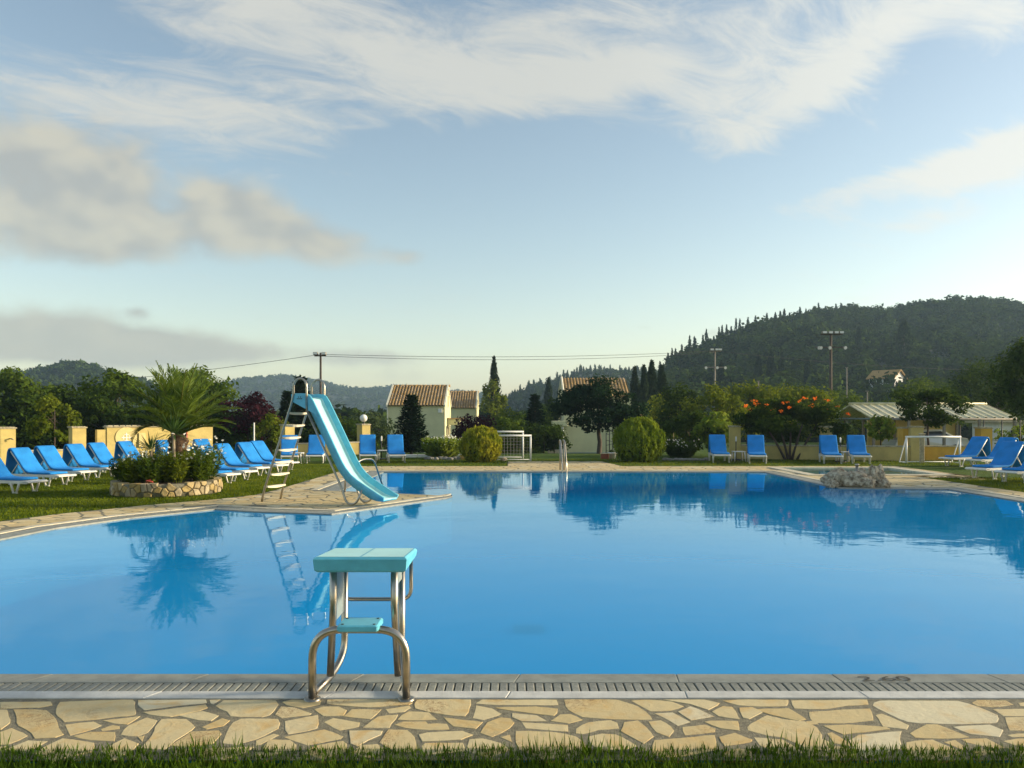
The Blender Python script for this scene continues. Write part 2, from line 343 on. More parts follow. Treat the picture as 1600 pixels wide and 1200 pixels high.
class MB:
    def __init__(s): s.v = []; s.f = []; s.sm = []
    def raw(s, vs, fs, smooth=False):
        b = len(s.v); s.v += [tuple(v) for v in vs]
        for f in fs: s.f.append(tuple(i + b for i in f)); s.sm.append(smooth)
        return s
    def box(s, x0, x1, y0, y1, z0, z1, b=0.0):
        if b <= 0:
            vs = [(x0, y0, z0), (x1, y0, z0), (x1, y1, z0), (x0, y1, z0), (x0, y0, z1), (x1, y0, z1), (x1, y1, z1), (x0, y1, z1)]
            return s.raw(vs, [(0, 3, 2, 1), (4, 5, 6, 7), (0, 1, 5, 4), (1, 2, 6, 5), (2, 3, 7, 6), (3, 0, 4, 7)])
        vs = []
        def ring(ix, z): 
            X0, X1, Y0, Y1 = x0 + ix, x1 - ix, y0 + ix, y1 - ix
            return [(X0 + b, Y0, z), (X1 - b, Y0, z), (X1, Y0 + b, z), (X1, Y1 - b, z), (X1 - b, Y1, z), (X0 + b, Y1, z), (X0, Y1 - b, z), (X0, Y0 + b, z)]
        for ix, z in ((b, z0), (0, z0 + b), (0, z1 - b), (b, z1)): vs += ring(ix, z)
        fs = [tuple(range(7, -1, -1)), tuple(range(24, 32))]
        for k in range(3):
            for i in range(8): fs.append((k * 8 + i, k * 8 + (i + 1) % 8, k * 8 + 8 + (i + 1) % 8, k * 8 + 8 + i))
        return s.raw(vs, fs)
    def prism(s, poly, z0, z1, inset=0.0):
        n = len(poly)
        c = (sum(p[0] for p in poly) / n, sum(p[1] for p in poly) / n)
        vs = [(p[0], p[1], z0) for p in poly]
        if inset:
            vs += [(p[0], p[1], z1 - inset) for p in poly]
            q = []
            for p in poly:
                d = math.hypot(p[0] - c[0], p[1] - c[1]) + 1e-6; k = max(0.0, 1 - inset * 1.2 / d)
                q.append((c[0] + (p[0] - c[0]) * k, c[1] + (p[1] - c[1]) * k, z1))
            vs += q; L = 2
        else:
            vs += [(p[0], p[1], z1) for p in poly]; L = 1
        fs = [tuple(range(L * n, L * n + n))]
        for k in range(L):
            for i in range(n): fs.append((k * n + i, k * n + (i + 1) % n, k * n + n + (i + 1) % n, k * n + n + i))
        return s.raw(vs, fs)
    def tube(s, pts, r, n=8, caps=True):
        pts = [Vector(p) for p in pts]; rs = r if isinstance(r, (list, tuple)) else [r] * len(pts)
        up = None; vs = []
        for i, p in enumerate(pts):
            tq = (pts[min(i + 1, len(pts) - 1)] - pts[max(i - 1, 0)]).normalized()
            if up is None:
                up = tq.orthogonal().normalized()
            else:
                up = (up - tq * up.dot(tq)); up = up.normalized() if up.length > 1e-6 else tq.orthogonal().normalized()
            w = tq.cross(up)
            for k in range(n):
                a = 2 * math.pi * k / n
                vs.append(p + (up * math.cos(a) + w * math.sin(a)) * rs[i])
        fs = []
        for i in range(len(pts) - 1):
            for k in range(n): fs.append((i * n + k, i * n + (k + 1) % n, (i + 1) * n + (k + 1) % n, (i + 1) * n + k))
        s.raw(vs, fs, True)
        if caps:
            b = len(s.v) - len(vs)
            s.f.append(tuple(b + k for k in range(n - 1, -1, -1))); s.sm.append(False)
            e = b + (len(pts) - 1) * n
            s.f.append(tuple(e + k for k in range(n))); s.sm.append(False)
        return s
    def lathe(s, prof, n=16, c=(0, 0, 0), smooth=True):
        vs = []
        for r, z in prof:
            for k in range(n):
                a = 2 * math.pi * k / n; vs.append((c[0] + r * math.cos(a), c[1] + r * math.sin(a), c[2] + z))
        fs = []
        for i in range(len(prof) - 1):
            for k in range(n): fs.append((i * n + k, i * n + (k + 1) % n, (i + 1) * n + (k + 1) % n, (i + 1) * n + k))
        return s.raw(vs, fs, smooth)
    def sphere(s, c, r, n=14):
        return s.lathe([(max(1e-4, r * math.sin(math.pi * i / n)), -r * math.cos(math.pi * i / n)) for i in range(n + 1)], n * 2 // 2 + 4, c)
    def mesh(s, name):
        me = bpy.data.meshes.new(name); me.from_pydata(s.v, [], s.f)
        me.polygons.foreach_set('use_smooth', s.sm); me.update()
        return me
    def build(s, name, mat, parent=None, loc=None):
        return link(name, s.mesh(name), mat, parent, loc)
def fillet(pts, r, seg=5):
    pts = [Vector(p) for p in pts]; out = [pts[0]]
    for i in range(1, len(pts) - 1):
        a, b, c = pts[i - 1], pts[i], pts[i + 1]
        ra = min(r, (a - b).length * 0.49, (c - b).length * 0.49)
        p0 = b + (a - b).normalized() * ra; p1 = b + (c - b).normalized() * ra
        for k in range(seg + 1):
            q = k / seg; out.append(p0 * (1 - q) ** 2 + b * 2 * q * (1 - q) + p1 * q * q)
    out.append(pts[-1]); return out
def copy_tree(o, parent=None):
    c = o.copy(); COL.objects.link(c); c.parent = parent
    for ch in o.children: copy_tree(ch, c)
    return c
def inside(p, poly):
    x, y = p; r = False; j = len(poly) - 1
    for i in range(len(poly)):
        xi, yi = poly[i]; xj, yj = poly[j]
        if (yi > y) != (yj > y) and x < (xj - xi) * (y - yi) / (yj - yi) + xi: r = not r
        j = i
    return r
def clip_half(poly, a, n, d):
    """keep the side where (p-a).n <= d"""
    out = []
    for i in range(len(poly)):
        p, q = poly[i], poly[(i + 1) % len(poly)]
        sp = (p[0] - a[0]) * n[0] + (p[1] - a[1]) * n[1] - d; sq = (q[0] - a[0]) * n[0] + (q[1] - a[1]) * n[1] - d
        if sp <= 0: out.append(p)
        if (sp < 0 < sq) or (sq < 0 < sp):
            k = sp / (sp - sq); out.append((p[0] + (q[0] - p[0]) * k, p[1] + (q[1] - p[1]) * k))
    return out
def offset_poly(P, dist):
    """offset each edge of a ccw polygon outwards by its own distance"""
    n = len(P); L = []
    for i in range(n):
        a, b = Vector(P[i]), Vector(P[(i + 1) % n]); d = (b - a).normalized(); nn = Vector((d.y, -d.x)); L.append((a + nn * dist[i], d))
    out = []
    for i in range(n):
        (a, d), (b, e) = L[i - 1], L[i]
        cr = d.x * e.y - d.y * e.x
        if abs(cr) < 0.02: out.append(tuple(b))
        else:
            t_ = ((b.x - a.x) * e.y - (b.y - a.y) * e.x) / cr; out.append(tuple(a + d * t_))
    return out
def cdt_sheet(pts, loops, keep, zf):
    """triangulated sheet over points and closed loops; keep(centroid) picks triangles"""
    vs = [Vector(p) for p in pts]; ed = []
    for lp in loops:
        b = len(vs); vs += [Vector(p) for p in lp]; ed += [(b + i, b + (i + 1) % len(lp)) for i in range(len(lp))]
    V, E, FF, *_ = delaunay_2d_cdt(vs, ed, [], 0, 1e-5)
    fs = []
    for f in FF:
        c = ((V[f[0]].x + V[f[1]].x + V[f[2]].x) / 3, (V[f[0]].y + V[f[1]].y + V[f[2]].y) / 3)
        if keep(c): fs.append(tuple(f))
    mb = MB(); mb.raw([(v.x, v.y, zf(v.x, v.y)) for v in V], fs); return mb
# ------------------------------------------------------------------ the setting: ground, pool, paving
def sm01(x): x = min(1, max(0, x)); return x * x * (3 - 2 * x)
def hgt(x, y):
    return -1.3 * sm01((y - 32) / 32.0) if y > 32 else 0.0
POOL = [(-6.75, 4.96), (9.77, 4.96), (9.77, 17.75), (7.42, 18.0), (7.42, 23.3), (-3.77, 23.3), (-3.77, 17.3), (-1.22, 16.2),
        (-1.3, 15.85), (-3.0, 13.2), (-4.4, 13.55), (-5.2, 13.9), (-6.1, 12.7), (-6.62, 11.5), (-6.75, 10.4)]
DECK = [(-7.9, 3.70), (10.9, 3.70), (10.9, 21.0), (12.55, 21.0), (12.55, 26.0), (3.6, 26.0), (3.25, 28.8), (-.15, 28.8), (-.15, 26), (-5.1, 26),
        (-5.15, 21), (-5.2, 17.5), (-5.3, 16.3), (-5.75, 15.5), (-6.67, 14.4), (-7.46, 13.2), (-7.85, 12.2)]
KIDS = [(8.45, 22.1), (11.85, 22.1), (11.85, 25.0), (8.45, 25.0)]
#           near right  rt   rt2  far  left back tip front ...
LIPW  = [.16, .22, .22, .22, .20, .34, .05, .05, .22, .20, .20, .20, .22, .22, .22]
GRTW  = [.345, .34, .34, .34, .34, .50, .10, .10, .22, .34, .34, .34, .34, .34, .34]
KRBW  = [.455, .48, .48, .48, .48, .66, .16, .14, .38, .48, .48, .48, .48, .48, .48]
LIP = offset_poly(POOL, LIPW); GRT = offset_poly(POOL, GRTW); KRB = offset_poly(POOL, KRBW)
WATER_Z = -0.025

def build_ground():
    pts = []
    for gx in np.arange(-60, 60.1, 5):
        for gy in np.arange(-20, 100.1, 4):
            if not inside((gx, gy), DECK): pts.append((gx, gy))
    for rr in (150, 260, 500, 1000, 2500):
        for k in range(40):
            a = 2 * math.pi * k / 40; pts.append((rr * math.cos(a), rr * math.sin(a) + 40))
    mb = cdt_sheet(pts, [DECK], lambda c: not inside(c, DECK), lambda x, y: hgt(x, y) - 0.012)
    o = mb.build('ground', 'lawn'); o['kind'] = 'structure'
build_ground()

def build_pool():
    sh = MB()
    n = len(POOL); zf = -0.9
    cd = cdt_sheet([], [POOL], lambda c: inside(c, POOL), lambda x, y: zf)
    sh.raw(cd.v, cd.f)
    for i in range(n):
        a, b = POOL[i], POOL[(i + 1) % n]
        sh.raw([(a[0], a[1], zf), (b[0], b[1], zf), (b[0], b[1], -0.03), (a[0], a[1], -0.03)], [(0, 3, 2, 1)])
    basin = sh.build('pool_basin', 'pool_paint'); basin['kind'] = 'structure'
    # outlet cover on the pool floor (read at its apparent depth)
    p = at(826, 985, 2.5 * F / (985 - HOR)); 
    f = MB(); f.box(p.x - .18, p.x + .18, p.y - .15, p.y + .15, zf + .004, zf + .03, .008)
    for k in range(5): f.box(p.x - .15 + k * .06, p.x - .115 + k * .06, p.y - .12, p.y + .12, zf + .03, zf + .037)
    f.build('drain_cover', 'pool_fitting', basin)
    w = cdt_sheet([], [POOL], lambda c: inside(c, POOL), lambda x, y: WATER_Z).build('pool_water', 'water'); w['kind'] = 'structure'
    sh = MB(); zf = -0.42
    sh.raw([(x, y, zf) for x, y in KIDS], [(0, 1, 2, 3)])
    for i in range(4):
        a, b = KIDS[i], KIDS[(i + 1) % 4]
        sh.raw([(a[0], a[1], zf), (b[0], b[1], zf), (b[0], b[1], -0.03), (a[0], a[1], -0.03)], [(0, 3, 2, 1)])
    o = sh.build('paddling_pool_basin', 'kids_pool_paint'); o['kind'] = 'structure'
    o = MB().raw([(x, y, -0.03) for x, y in KIDS], [(0, 1, 2, 3)]).build('paddling_pool_water', 'kids_water'); o['kind'] = 'structure'
build_pool()

def quad_piece(mb, a, b, c, d, z0, z1):
    """block with a top quad abcd (ccw) from z0 up to z1"""
    mb.prism([a, b, c, d], z0, z1, 0.004)
def along(A, B, k): return (A[0] + (B[0] - A[0]) * k, A[1] + (B[1] - A[1]) * k)
def build_edging():
    ed = bpy.data.objects.new('pool_edging', None); COL.objects.link(ed); ed['kind'] = 'structure'
    n = len(POOL)
    for i in range(n):
        j = (i + 1) % n
        L = math.dist(POOL[i], POOL[j]); m = max(1, round(L / 0.98))
        if i in (6, 7): m = 1
        for k in range(m):
            g = 0.0012 / max(L, .3); k0, k1 = k / m + g, (k + 1) / m - g
            mb = MB(); quad_piece(mb, along(LIP[i], LIP[j], k0), along(LIP[i], LIP[j], k1), along(POOL[i], POOL[j], k1), along(POOL[i], POOL[j], k0), -0.12, -0.004 - 0.001 * random.random())
            mb.build('lip_slab', 'lip_stone', ed)
            mb = MB(); quad_piece(mb, along(KRB[i], KRB[j], k0), along(KRB[i], KRB[j], k1), along(GRT[i], GRT[j], k1), along(GRT[i], GRT[j], k0), -0.12, 0.007 + 0.002 * random.random())
            mb.build('kerb_slab', 'kerb_white' if i == 0 else 'kerb_cream', ed)
        # gutter floor under the grating
        f = MB().raw([(*LIP[i], -.06), (*LIP[j], -.06), (*POOL[j], -.12), (*POOL[i], -.12)], [])
        f = MB().raw([(*GRT[i], -.055), (*GRT[j], -.055), (*LIP[j], -.055), (*LIP[i], -.055)], [(0, 1, 2, 3)])
        f.build('gutter_floor', 'gutter_dark', ed)
        if i != 0:   # gratings too far off to tell their bars apart: one strip with ribs
            g = MB(); m = max(2, int(L / 0.11))
            if i not in (6, 7):
                for k in range(m):
                    quad_piece(g, along(GRT[i], GRT[j], (k + .04) / m), along(GRT[i], GRT[j], (k + .92) / m), along(LIP[i], LIP[j], (k + .92) / m), along(LIP[i], LIP[j], (k + .04) / m), -.05, -.003)
                o = g.build('grating', 'grate', ed); o['kind'] = 'stuff'
    # near grating, bar by bar
    y0, y1 = POOL[0][1] - GRTW[0] + .006, POOL[0][1] - LIPW[0] - .006
    bar = MB().box(0, .0455, y0, y1, -.05, -.004, .004).mesh('grating_bar')
    x = -3.75
    while x < 3.75:
        o = link('grating_bar', bar, 'grate', ed); o.location = (x, 0, random.uniform(-.0015, .001)); x += .0533
    for xa, xb in ((POOL[0][0] - .3, -3.76), (3.79, POOL[1][0] + .3)):
        g = MB(); x = xa
        while x < xb - .05: g.box(x, x + .0455, y0, y1, -.05, -.004); x += .0533
        o = g.build('grating', 'grate', ed); o['kind'] = 'stuff'
    # depth marking on the lip
    cu = bpy.data.curves.new('t', 'FONT'); cu.body = '2.60'; cu.size = 0.13; cu.align_x = 'CENTER'
    to = bpy.data.objects.new('t', cu); COL.objects.link(to)
    bpy.context.view_layer.update()
    me = bpy.data.meshes.new_from_object(to.evaluated_get(bpy.context.evaluated_depsgraph_get())); bpy.data.objects.remove(to)
    p = gnd(1383, 1061); o = link('depth_number', me, 'dark_mark', ed); o.location = (p.x, p.y - .03, 0.0005); o.scale = (1.45, .92, 1)
    # paddling pool kerb
    kk = bpy.data.objects.new('paddling_pool_edging', None); COL.objects.link(kk); kk['kind'] = 'structure'
    O = offset_poly(KIDS, [.32] * 4)
    for i in range(4):
        j = (i + 1) % 4; L = math.dist(O[i], O[j]); m = max(1, round(L / .98)); g = .003 / L
        for k in range(m):
            mb = MB(); quad_piece(mb, along(O[i], O[j], k / m + g), along(O[i], O[j], (k + 1) / m - g), along(KIDS[i], KIDS[j], (k + 1) / m - g), along(KIDS[i], KIDS[j], k / m + g), -.1, .02)
            mb.build('kerb_slab', 'kerb_cream', kk)
build_edging()

# crazy paving ---------------------------------------------------
STONES = {
0: """0,70 320,68 330,90 240,105 0,112|370,70 830,55 850,150 720,165 600,180 400,195 345,140|860,58 1290,55 1300,75 1100,95 900,120 860,85|890,135 1290,85 1300,105 1250,125 1060,165 985,160|1310,55 1380,52 1330,85 1310,80|1340,95 1400,60 1730,60 1740,85 1690,150 1640,165 1440,160 1420,130|-120,120 45,118 65,200 0,245 -120,250|85,115 290,120 340,160 370,230 400,275 350,292 215,300 205,265 110,220 100,160|-110,262 0,255 75,230 180,280 60,335 -110,342|405,210 590,190 640,215 600,235 440,280|640,185 880,158 800,210 720,205|630,240 700,212 750,220 745,240 640,250|450,285 560,255 720,255 715,315 560,310|750,275 800,215 920,165 980,185 930,260 860,285|985,200 1010,175 1170,175 1220,225 1200,245 1100,310 1030,370 880,360 945,280|1115,155 1270,125 1365,155 1320,190 1240,185|1255,230 1390,170 1435,185 1400,220 1290,240|1455,195 1500,172 1740,175 1745,235 1600,305 1480,340 1390,330 1400,290|1060,345 1200,255 1370,245 1390,270 1330,330 1200,350|860,290 905,280 885,315|20,370 180,308 300,315 180,380|200,390 390,295 590,325 580,380 330,440|630,375 780,295 870,330 830,370 700,440|1090,375 1190,362 1200,390 1080,410|1240,365 1580,350 1540,385 1400,430 1240,410|-120,355 40,348 0,365 -120,420""",
400: """160,70 220,55 410,60 400,85 290,108 190,90|435,80 440,55 900,50 980,75 960,88 820,95 700,105 600,98|990,110 1000,55 1340,52 1345,85 1310,160 1180,150 1020,120|1370,78 1410,55 1880,45 1895,90 1600,88 1450,85|115,150 155,95 240,105 350,140 340,150 160,170|360,115 420,98 520,98 570,120 550,155 420,158|545,160 600,115 790,115 720,178|810,115 960,92 970,105 930,130 830,140|665,230 760,160 890,148 830,235|880,180 950,128 1080,135 1130,180 960,188|1355,170 1375,90 1480,110 1535,145 1520,155 1415,182|1490,105 1750,97 1890,112 1865,157 1600,125|175,220 180,190 390,150 385,235 200,272|420,195 480,168 650,198 645,225 520,248|860,212 920,192 1060,192 1075,205 1200,205 1210,240 1080,245 930,232|1170,165 1420,195 1380,238 1230,222|1400,265 1440,195 1530,165 1590,170 1620,200 1590,235 1470,290|170,290 240,275 430,240 550,285 530,300 320,342|580,248 790,250 780,275 700,310 630,350 590,330|765,325 830,240 950,245 990,290 1005,380 870,380|1015,275 1060,262 1290,250 1360,275 1280,305 1040,318|0,310 110,270 150,275 30,335 0,340|40,360 80,305 220,305 250,335 255,375 90,378|300,390 340,350 540,310 570,330 560,380 420,430|590,385 650,340 760,332 810,380 700,420|1030,345 1060,325 1300,325 1310,380 1050,400|1315,370 1330,300 1420,295 1530,325 1590,370 1450,420|1525,290 1590,275 1600,320|0,385 170,385 0,430""",
800: """0,140 160,155 225,190 60,190 1,165|320,50 650,45 790,95 840,130 880,180 640,178 440,165 350,120|740,60 860,48 1000,65 1075,95 990,125 870,128|940,52 1200,50 1300,75 1290,90 1230,118 1120,85|1310,62 1400,50 1725,55 1725,95 1600,98 1420,92|240,190 300,148 370,145 445,182 350,205|60,195 350,212 352,255 80,235|390,265 400,235 470,195 620,182 665,200 668,235 540,245 440,270|680,250 700,195 790,185 840,225 890,285 820,330 690,260|850,190 930,182 1000,225 1015,250 980,288 900,260|890,140 1010,135 1115,195 1040,220 970,180|1035,130 1115,95 1265,160 1120,185|1245,130 1320,95 1380,100 1430,180 1290,160|1420,105 1500,100 1570,130 1545,145 1480,178 1440,170|1060,225 1210,210 1270,235 1270,258 1080,278|1205,195 1240,185 1415,190 1420,250 1300,235|1460,225 1590,150 1700,175 1830,190 1910,225 1945,300 1990,320 1970,410 1845,410 1820,345 1690,290 1600,280 1470,245|1530,115 1730,108 1845,180 1800,190 1620,150 1570,135|20,250 250,255 410,285 455,320 465,390 200,430 30,360|475,285 560,265 650,270 790,345 720,365 530,365 490,330|870,350 890,310 1270,275 1275,370 1000,420 870,400|1290,290 1390,262 1500,305 1490,320 1330,345|1510,290 1690,305 1830,385 1680,400 1545,340|1320,380 1420,358 1520,370 1500,420 1320,410""",
1200: """140,60 620,55 630,85 480,95 340,115 170,112|250,130 640,110 660,185 450,205 280,200|645,90 690,60 1190,62 1260,80 1440,150 1440,200 1130,208 870,195|1270,75 1310,58 1490,60 1540,85 1400,102 1310,95|1560,75 1600,70 1720,75 1710,95 1580,95|1400,115 1600,112 1720,115 1720,155 1470,158|1480,165 1720,160 1720,245 1510,248|670,150 710,140 885,215 870,242 720,222|340,218 500,210 740,225 760,238 470,272|885,265 990,208 1060,208 1260,290 1120,298 920,295|1150,225 1390,210 1470,245 1450,290 1260,270|500,310 570,275 830,250 825,360 600,420|370,265 400,258 540,350 420,330|860,320 1030,302 1220,390 1000,430 860,385|1100,320 1170,305 1220,340 1225,375|1210,300 1370,295 1480,355 1440,365 1230,320|385,385 420,345 520,362 560,395 400,430|1280,375 1330,358 1440,385 1300,410|1490,275 1720,255 1720,290 1520,288|1460,315 1560,298 1720,300 1720,345 1540,340|1500,355 1590,350 1720,355 1720,420 1520,395|235,190 290,185 320,208 260,210"""}
def rough_poly(poly, amp, seed, grow=1.0):
    out = []
    for i in range(len(poly)):
        a, b = poly[i], poly[(i + 1) % len(poly)]
        L = math.dist(a, b); m = max(1, min(7, int(L / 0.05)))
        for k in range(m):
            q = k / m; x, y = a[0] + (b[0] - a[0]) * q, a[1] + (b[1] - a[1]) * q
            v = mnoise.noise_vector(Vector((x * 21, y * 21, seed * 3.3))) * amp
            if k == 0:   # blunt the corner
                c = (sum(p[0] for p in poly) / len(poly), sum(p[1] for p in poly) / len(poly))
                x += (c[0] - x) * .03; y += (c[1] - y) * .03
            out.append((x + v.x, y + v.y))
    c = (sum(p[0] for p in poly) / len(poly), sum(p[1] for p in poly) / len(poly))
    return [(c[0] + (x - c[0]) * grow, c[1] + (y - c[1]) * grow) for x, y in out]
def area(p): return sum(p[i - 1][0] * p[i][1] - p[i][0] * p[i - 1][1] for i in range(len(p))) / 2
def voronoi_stones(region_ok, bounds, cell, seed, edges, gap, keepout=None):
    """irregular convex slabs filling a region; edges: boundary segments the slabs are cut back to"""
    rg = random.Random(seed); x0, x1, y0, y1 = bounds; S = []
    tries = int((x1 - x0) * (y1 - y0) / (cell * cell) * 14)
    for _ in range(tries):
        p = (rg.uniform(x0, x1), rg.uniform(y0, y1)); rr = cell * rg.choice((.62, .8, .95, 1.1))
        if all((p[0] - q[0]) ** 2 + (p[1] - q[1]) ** 2 > (rr * .85) ** 2 for q in S): S.append(p)
    out = []
    for p in S:
        if not region_ok(p): continue
        poly = [(p[0] - 1.2 * cell, p[1] - 1.2 * cell), (p[0] + 1.2 * cell, p[1] - 1.2 * cell), (p[0] + 1.2 * cell, p[1] + 1.2 * cell), (p[0] - 1.2 * cell, p[1] + 1.2 * cell)]
        for q in S:
            if q is p: continue
            d = math.dist(p, q)
            if d > 3.2 * cell: continue
            nn = ((q[0] - p[0]) / d, (q[1] - p[1]) / d); poly = clip_half(poly, p, nn, d / 2 - gap * rg.uniform(.35, .75))
            if len(poly) < 3: break
        if len(poly) < 3: continue
        for a, b in edges:
            dx, dy = b[0] - a[0], b[1] - a[1]; L2 = dx * dx + dy * dy
            k = max(0, min(1, ((p[0] - a[0]) * dx + (p[1] - a[1]) * dy) / L2)); c = (a[0] + dx * k, a[1] + dy * k); d = math.dist(c, p)
            if d < 1.7 * cell and d > 1e-3:
                nn = ((c[0] - p[0]) / d, (c[1] - p[1]) / d); poly = clip_half(poly, p, nn, d - gap * .4)
                if len(poly) < 3: break
        if len(poly) >= 3 and area(poly) > 0.25 * cell * cell * .3: out.append(poly)
    return out
def edges_of(P): return [(P[i], P[(i + 1) % len(P)]) for i in range(len(P))]
def build_paving():
    # mortar bed = deck minus pool kerb and paddling pool
    KO = offset_poly(KIDS, [.32] * 4)
    bed = cdt_sheet([], [DECK, KRB, KO], lambda c: inside(c, DECK) and not inside(c, KRB) and not inside(c, KO), lambda x, y: 0.0008)
    pv = bed.build('paving', 'mortar'); pv['kind'] = 'structure'
    k = 0
    def slab(poly, parent, z):
        nonlocal k
        k += 1
        if area(poly) < 0: poly = poly[::-1]
        c = (sum(p[0] for p in poly) / len(poly), sum(p[1] for p in poly) / len(poly))
        q = [(p[0] - c[0], p[1] - c[1]) for p in poly]
        MB().prism(q, -.03, 0, .0014).build('paving_stone', 'paver', parent, (c[0], c[1], z))
    near_top = POOL[0][1] - KRBW[0] - .012
    for x0, txt in STONES.items():
        for s in txt.split('|'):
            poly = []
            for w in s.split():
                a, b = w.split(','); g = gnd(x0 + float(a) / 4, 1080 + float(b) / 4); poly.append((g.x, min(g.y, near_top)))
            slab(rough_poly(poly, .007, k, 1.015), pv, .0026 + random.uniform(-.0008, .0008))
    lim = 3.78
    side = lambda p: 3.74 < p[1] < near_top and 3.03 < abs(p[0]) < 4.6
    E = [((-8, near_top), (11, near_top)), ((-3.01, 3), (-3.01, 5)), ((3.01, 3), (3.01, 5))]
    for b in ((-4.6, -3.0, 3.6, 4.6), (3.0, 4.6, 3.6, 4.6)):
        for poly in voronoi_stones(side, b, .30, 5, E, .035): slab(rough_poly(poly, .006, k), pv, .0026)
    ok = lambda p: inside(p, DECK) and not inside(p, KRB) and not inside(p, KO)
    EE = edges_of(KRB) + edges_of(DECK) + edges_of(KO)
    jobs = [((-7.95, -1.3, 10.8, 18.4), .40, 11), ((7.8, 10.95, 14.8, 21.6), .46, 12)]
    cnt = 0
    for b, cell, sd_ in jobs:
        inb = lambda p, b=b: b[0] < p[0] < b[1] and b[2] < p[1] < b[3] and ok(p)
        for poly in voronoi_stones(inb, b, cell, sd_, EE, .035):
            cnt += 1; slab(rough_poly(poly, .007, k), pv, .003 + random.uniform(-.002, .002))
    print('far stones', cnt, 'all', k)
    rest = MB()
    for b, cell, sd_ in (((-5.3, 12.6, 18.4, 29.0), .48, 21), ((-7.95, -6.9, 3.7, 10.8), .5, 22), ((9.9, 11, 3.7, 14.8), .5, 23), ((10.9, 12.6, 20.9, 22), .5, 24)):
        inb = lambda p: b[0] < p[0] < b[1] and b[2] < p[1] < b[3] and ok(p) and not (7.8 < p[0] < 10.95 and 14.8 < p[1] < 21.6)
        for poly in voronoi_stones(inb, b, cell, sd_, EE, .04):
            if area(poly) < 0: poly = poly[::-1]
            rest.prism(rough_poly(poly, .008, sd_), -.02, .0035, .0014)
    o = rest.build('paving_stone_field', 'paver', pv); o['kind'] = 'stuff'
build_paving()

# ------------------------------------------------------------------ leaves
def unit(a): return a / (np.linalg.norm(a, axis=-1, keepdims=True) + 1e-9)
def leaf_quads(P, Nrm, L, W, rng, axis=None, fold=0.0):
    """diamond leaves at points P, facing Nrm, length L, width W (arrays or scalars)"""
    n = len(P); L = np.broadcast_to(np.asarray(L, float), (n,))[:, None]; W = np.broadcast_to(np.asarray(W, float), (n,))[:, None]
    Nrm = unit(Nrm)
    a = rng.normal(size=(n, 3)) if axis is None else axis + 0.0
    t = unit(a - Nrm * np.sum(a * Nrm, 1, keepdims=True)); b = np.cross(Nrm, t)
    V = np.empty((n, 4, 3))
    V[:, 0] = P - t * L * .5; V[:, 1] = P - t * L * .05 + b * W * .5; V[:, 2] = P + t * L * .5; V[:, 3] = P - t * L * .05 - b * W * .5
    return V
def ball(n, rng, rmin=0.0):
    d = unit(rng.normal(size=(n, 3))); return d * ((rng.random((n, 1)) * (1 - rmin ** 3) + rmin ** 3) ** (1 / 3))
def crown(n, c, rad, leaf, rng, clumps=26, cr=.34, rmin=.45, flat=1.0, up=.35, bottom=-1.0):
    """foliage: leaves gathered in clumps spread through an ellipsoid; returns quads and clump centres"""
    c = np.asarray(c, float); rad = np.asarray(rad, float)
    C = ball(clumps * 3, rng, rmin); C = C[C[:, 2] > bottom][:clumps]; m = len(C)
    s = cr * (0.6 + 0.8 * rng.random(m))
    k = rng.choice(m, n, p=(s ** 2) / np.sum(s ** 2))
    d = unit(rng.normal(size=(n, 3))); r = rng.random((n, 1)) ** .45
    off = d * r * s[k][:, None]; off[:, 2] *= flat
    P = (C[k] + off) * rad + c
    N = d * .8 + rng.normal(size=(n, 3)) * .55 + C[k] * .25 + np.array([0, 0, up])
    sz = leaf * (0.65 + 0.7 * rng.random(n))
    return leaf_quads(P, N, sz, sz * .55, rng), C * rad + c
def trunk_mb(base, top, r0, r1, tips=(), rng=None, fork=.45, rl=.3):
    mb = MB(); base, top = Vector(base), Vector(top)
    mid = [base.lerp(top, k / 5) + Vector((rng.normal() * r0 * .35, rng.normal() * r0 * .35, 0)) * (k not in (0,)) for k in range(6)]
    mb.tube([base - Vector((0, 0, .08))] + mid, [r0 * 1.35] + [r0 + (r1 - r0) * k / 5 for k in range(6)], 8)
    for tp in tips:
        s = base.lerp(top, rng.uniform(fork, .98)); e = Vector(tp); m = s.lerp(e, .5) + Vector((0, 0, (e - s).length * .12))
        r = r0 * rl * rng.uniform(.8, 1.2); mb.tube([s, m, e], [r, r * .65, r * .2], 5)
    return mb
def tree(name, label, cat, loc, h, rx, rz, n, leaf, mat, seed, group=None, trunk=None, clumps=26, cr=.34, rmin=.45, flat=1.0, czf=None, ry=None, tr=None, bottom=-1.0, tips=9):
    rng = np.random.default_rng(seed); root = empty(name, loc, 0, label, cat, group)
    cz = h - rz if czf is None else czf
    V, C = crown(n, (0, 0, cz), (rx, ry or rx, rz), leaf, rng, clumps, cr, rmin, flat, bottom=bottom)
    V[:, :, 2] = np.maximum(V[:, :, 2], 0.02)
    link('crown', quads_mesh('crown', V), mat, root)
    sel = C[np.argsort(rng.random(len(C)))[:tips]]
    r0 = tr or max(.03, h * .018)
    trunk_mb((0, 0, 0), (0, 0, cz + rz * .3), r0, r0 * .4, [tuple(s) for s in sel if s[2] > .25 * cz], rng).build('trunk', 'bark', root)
    return root
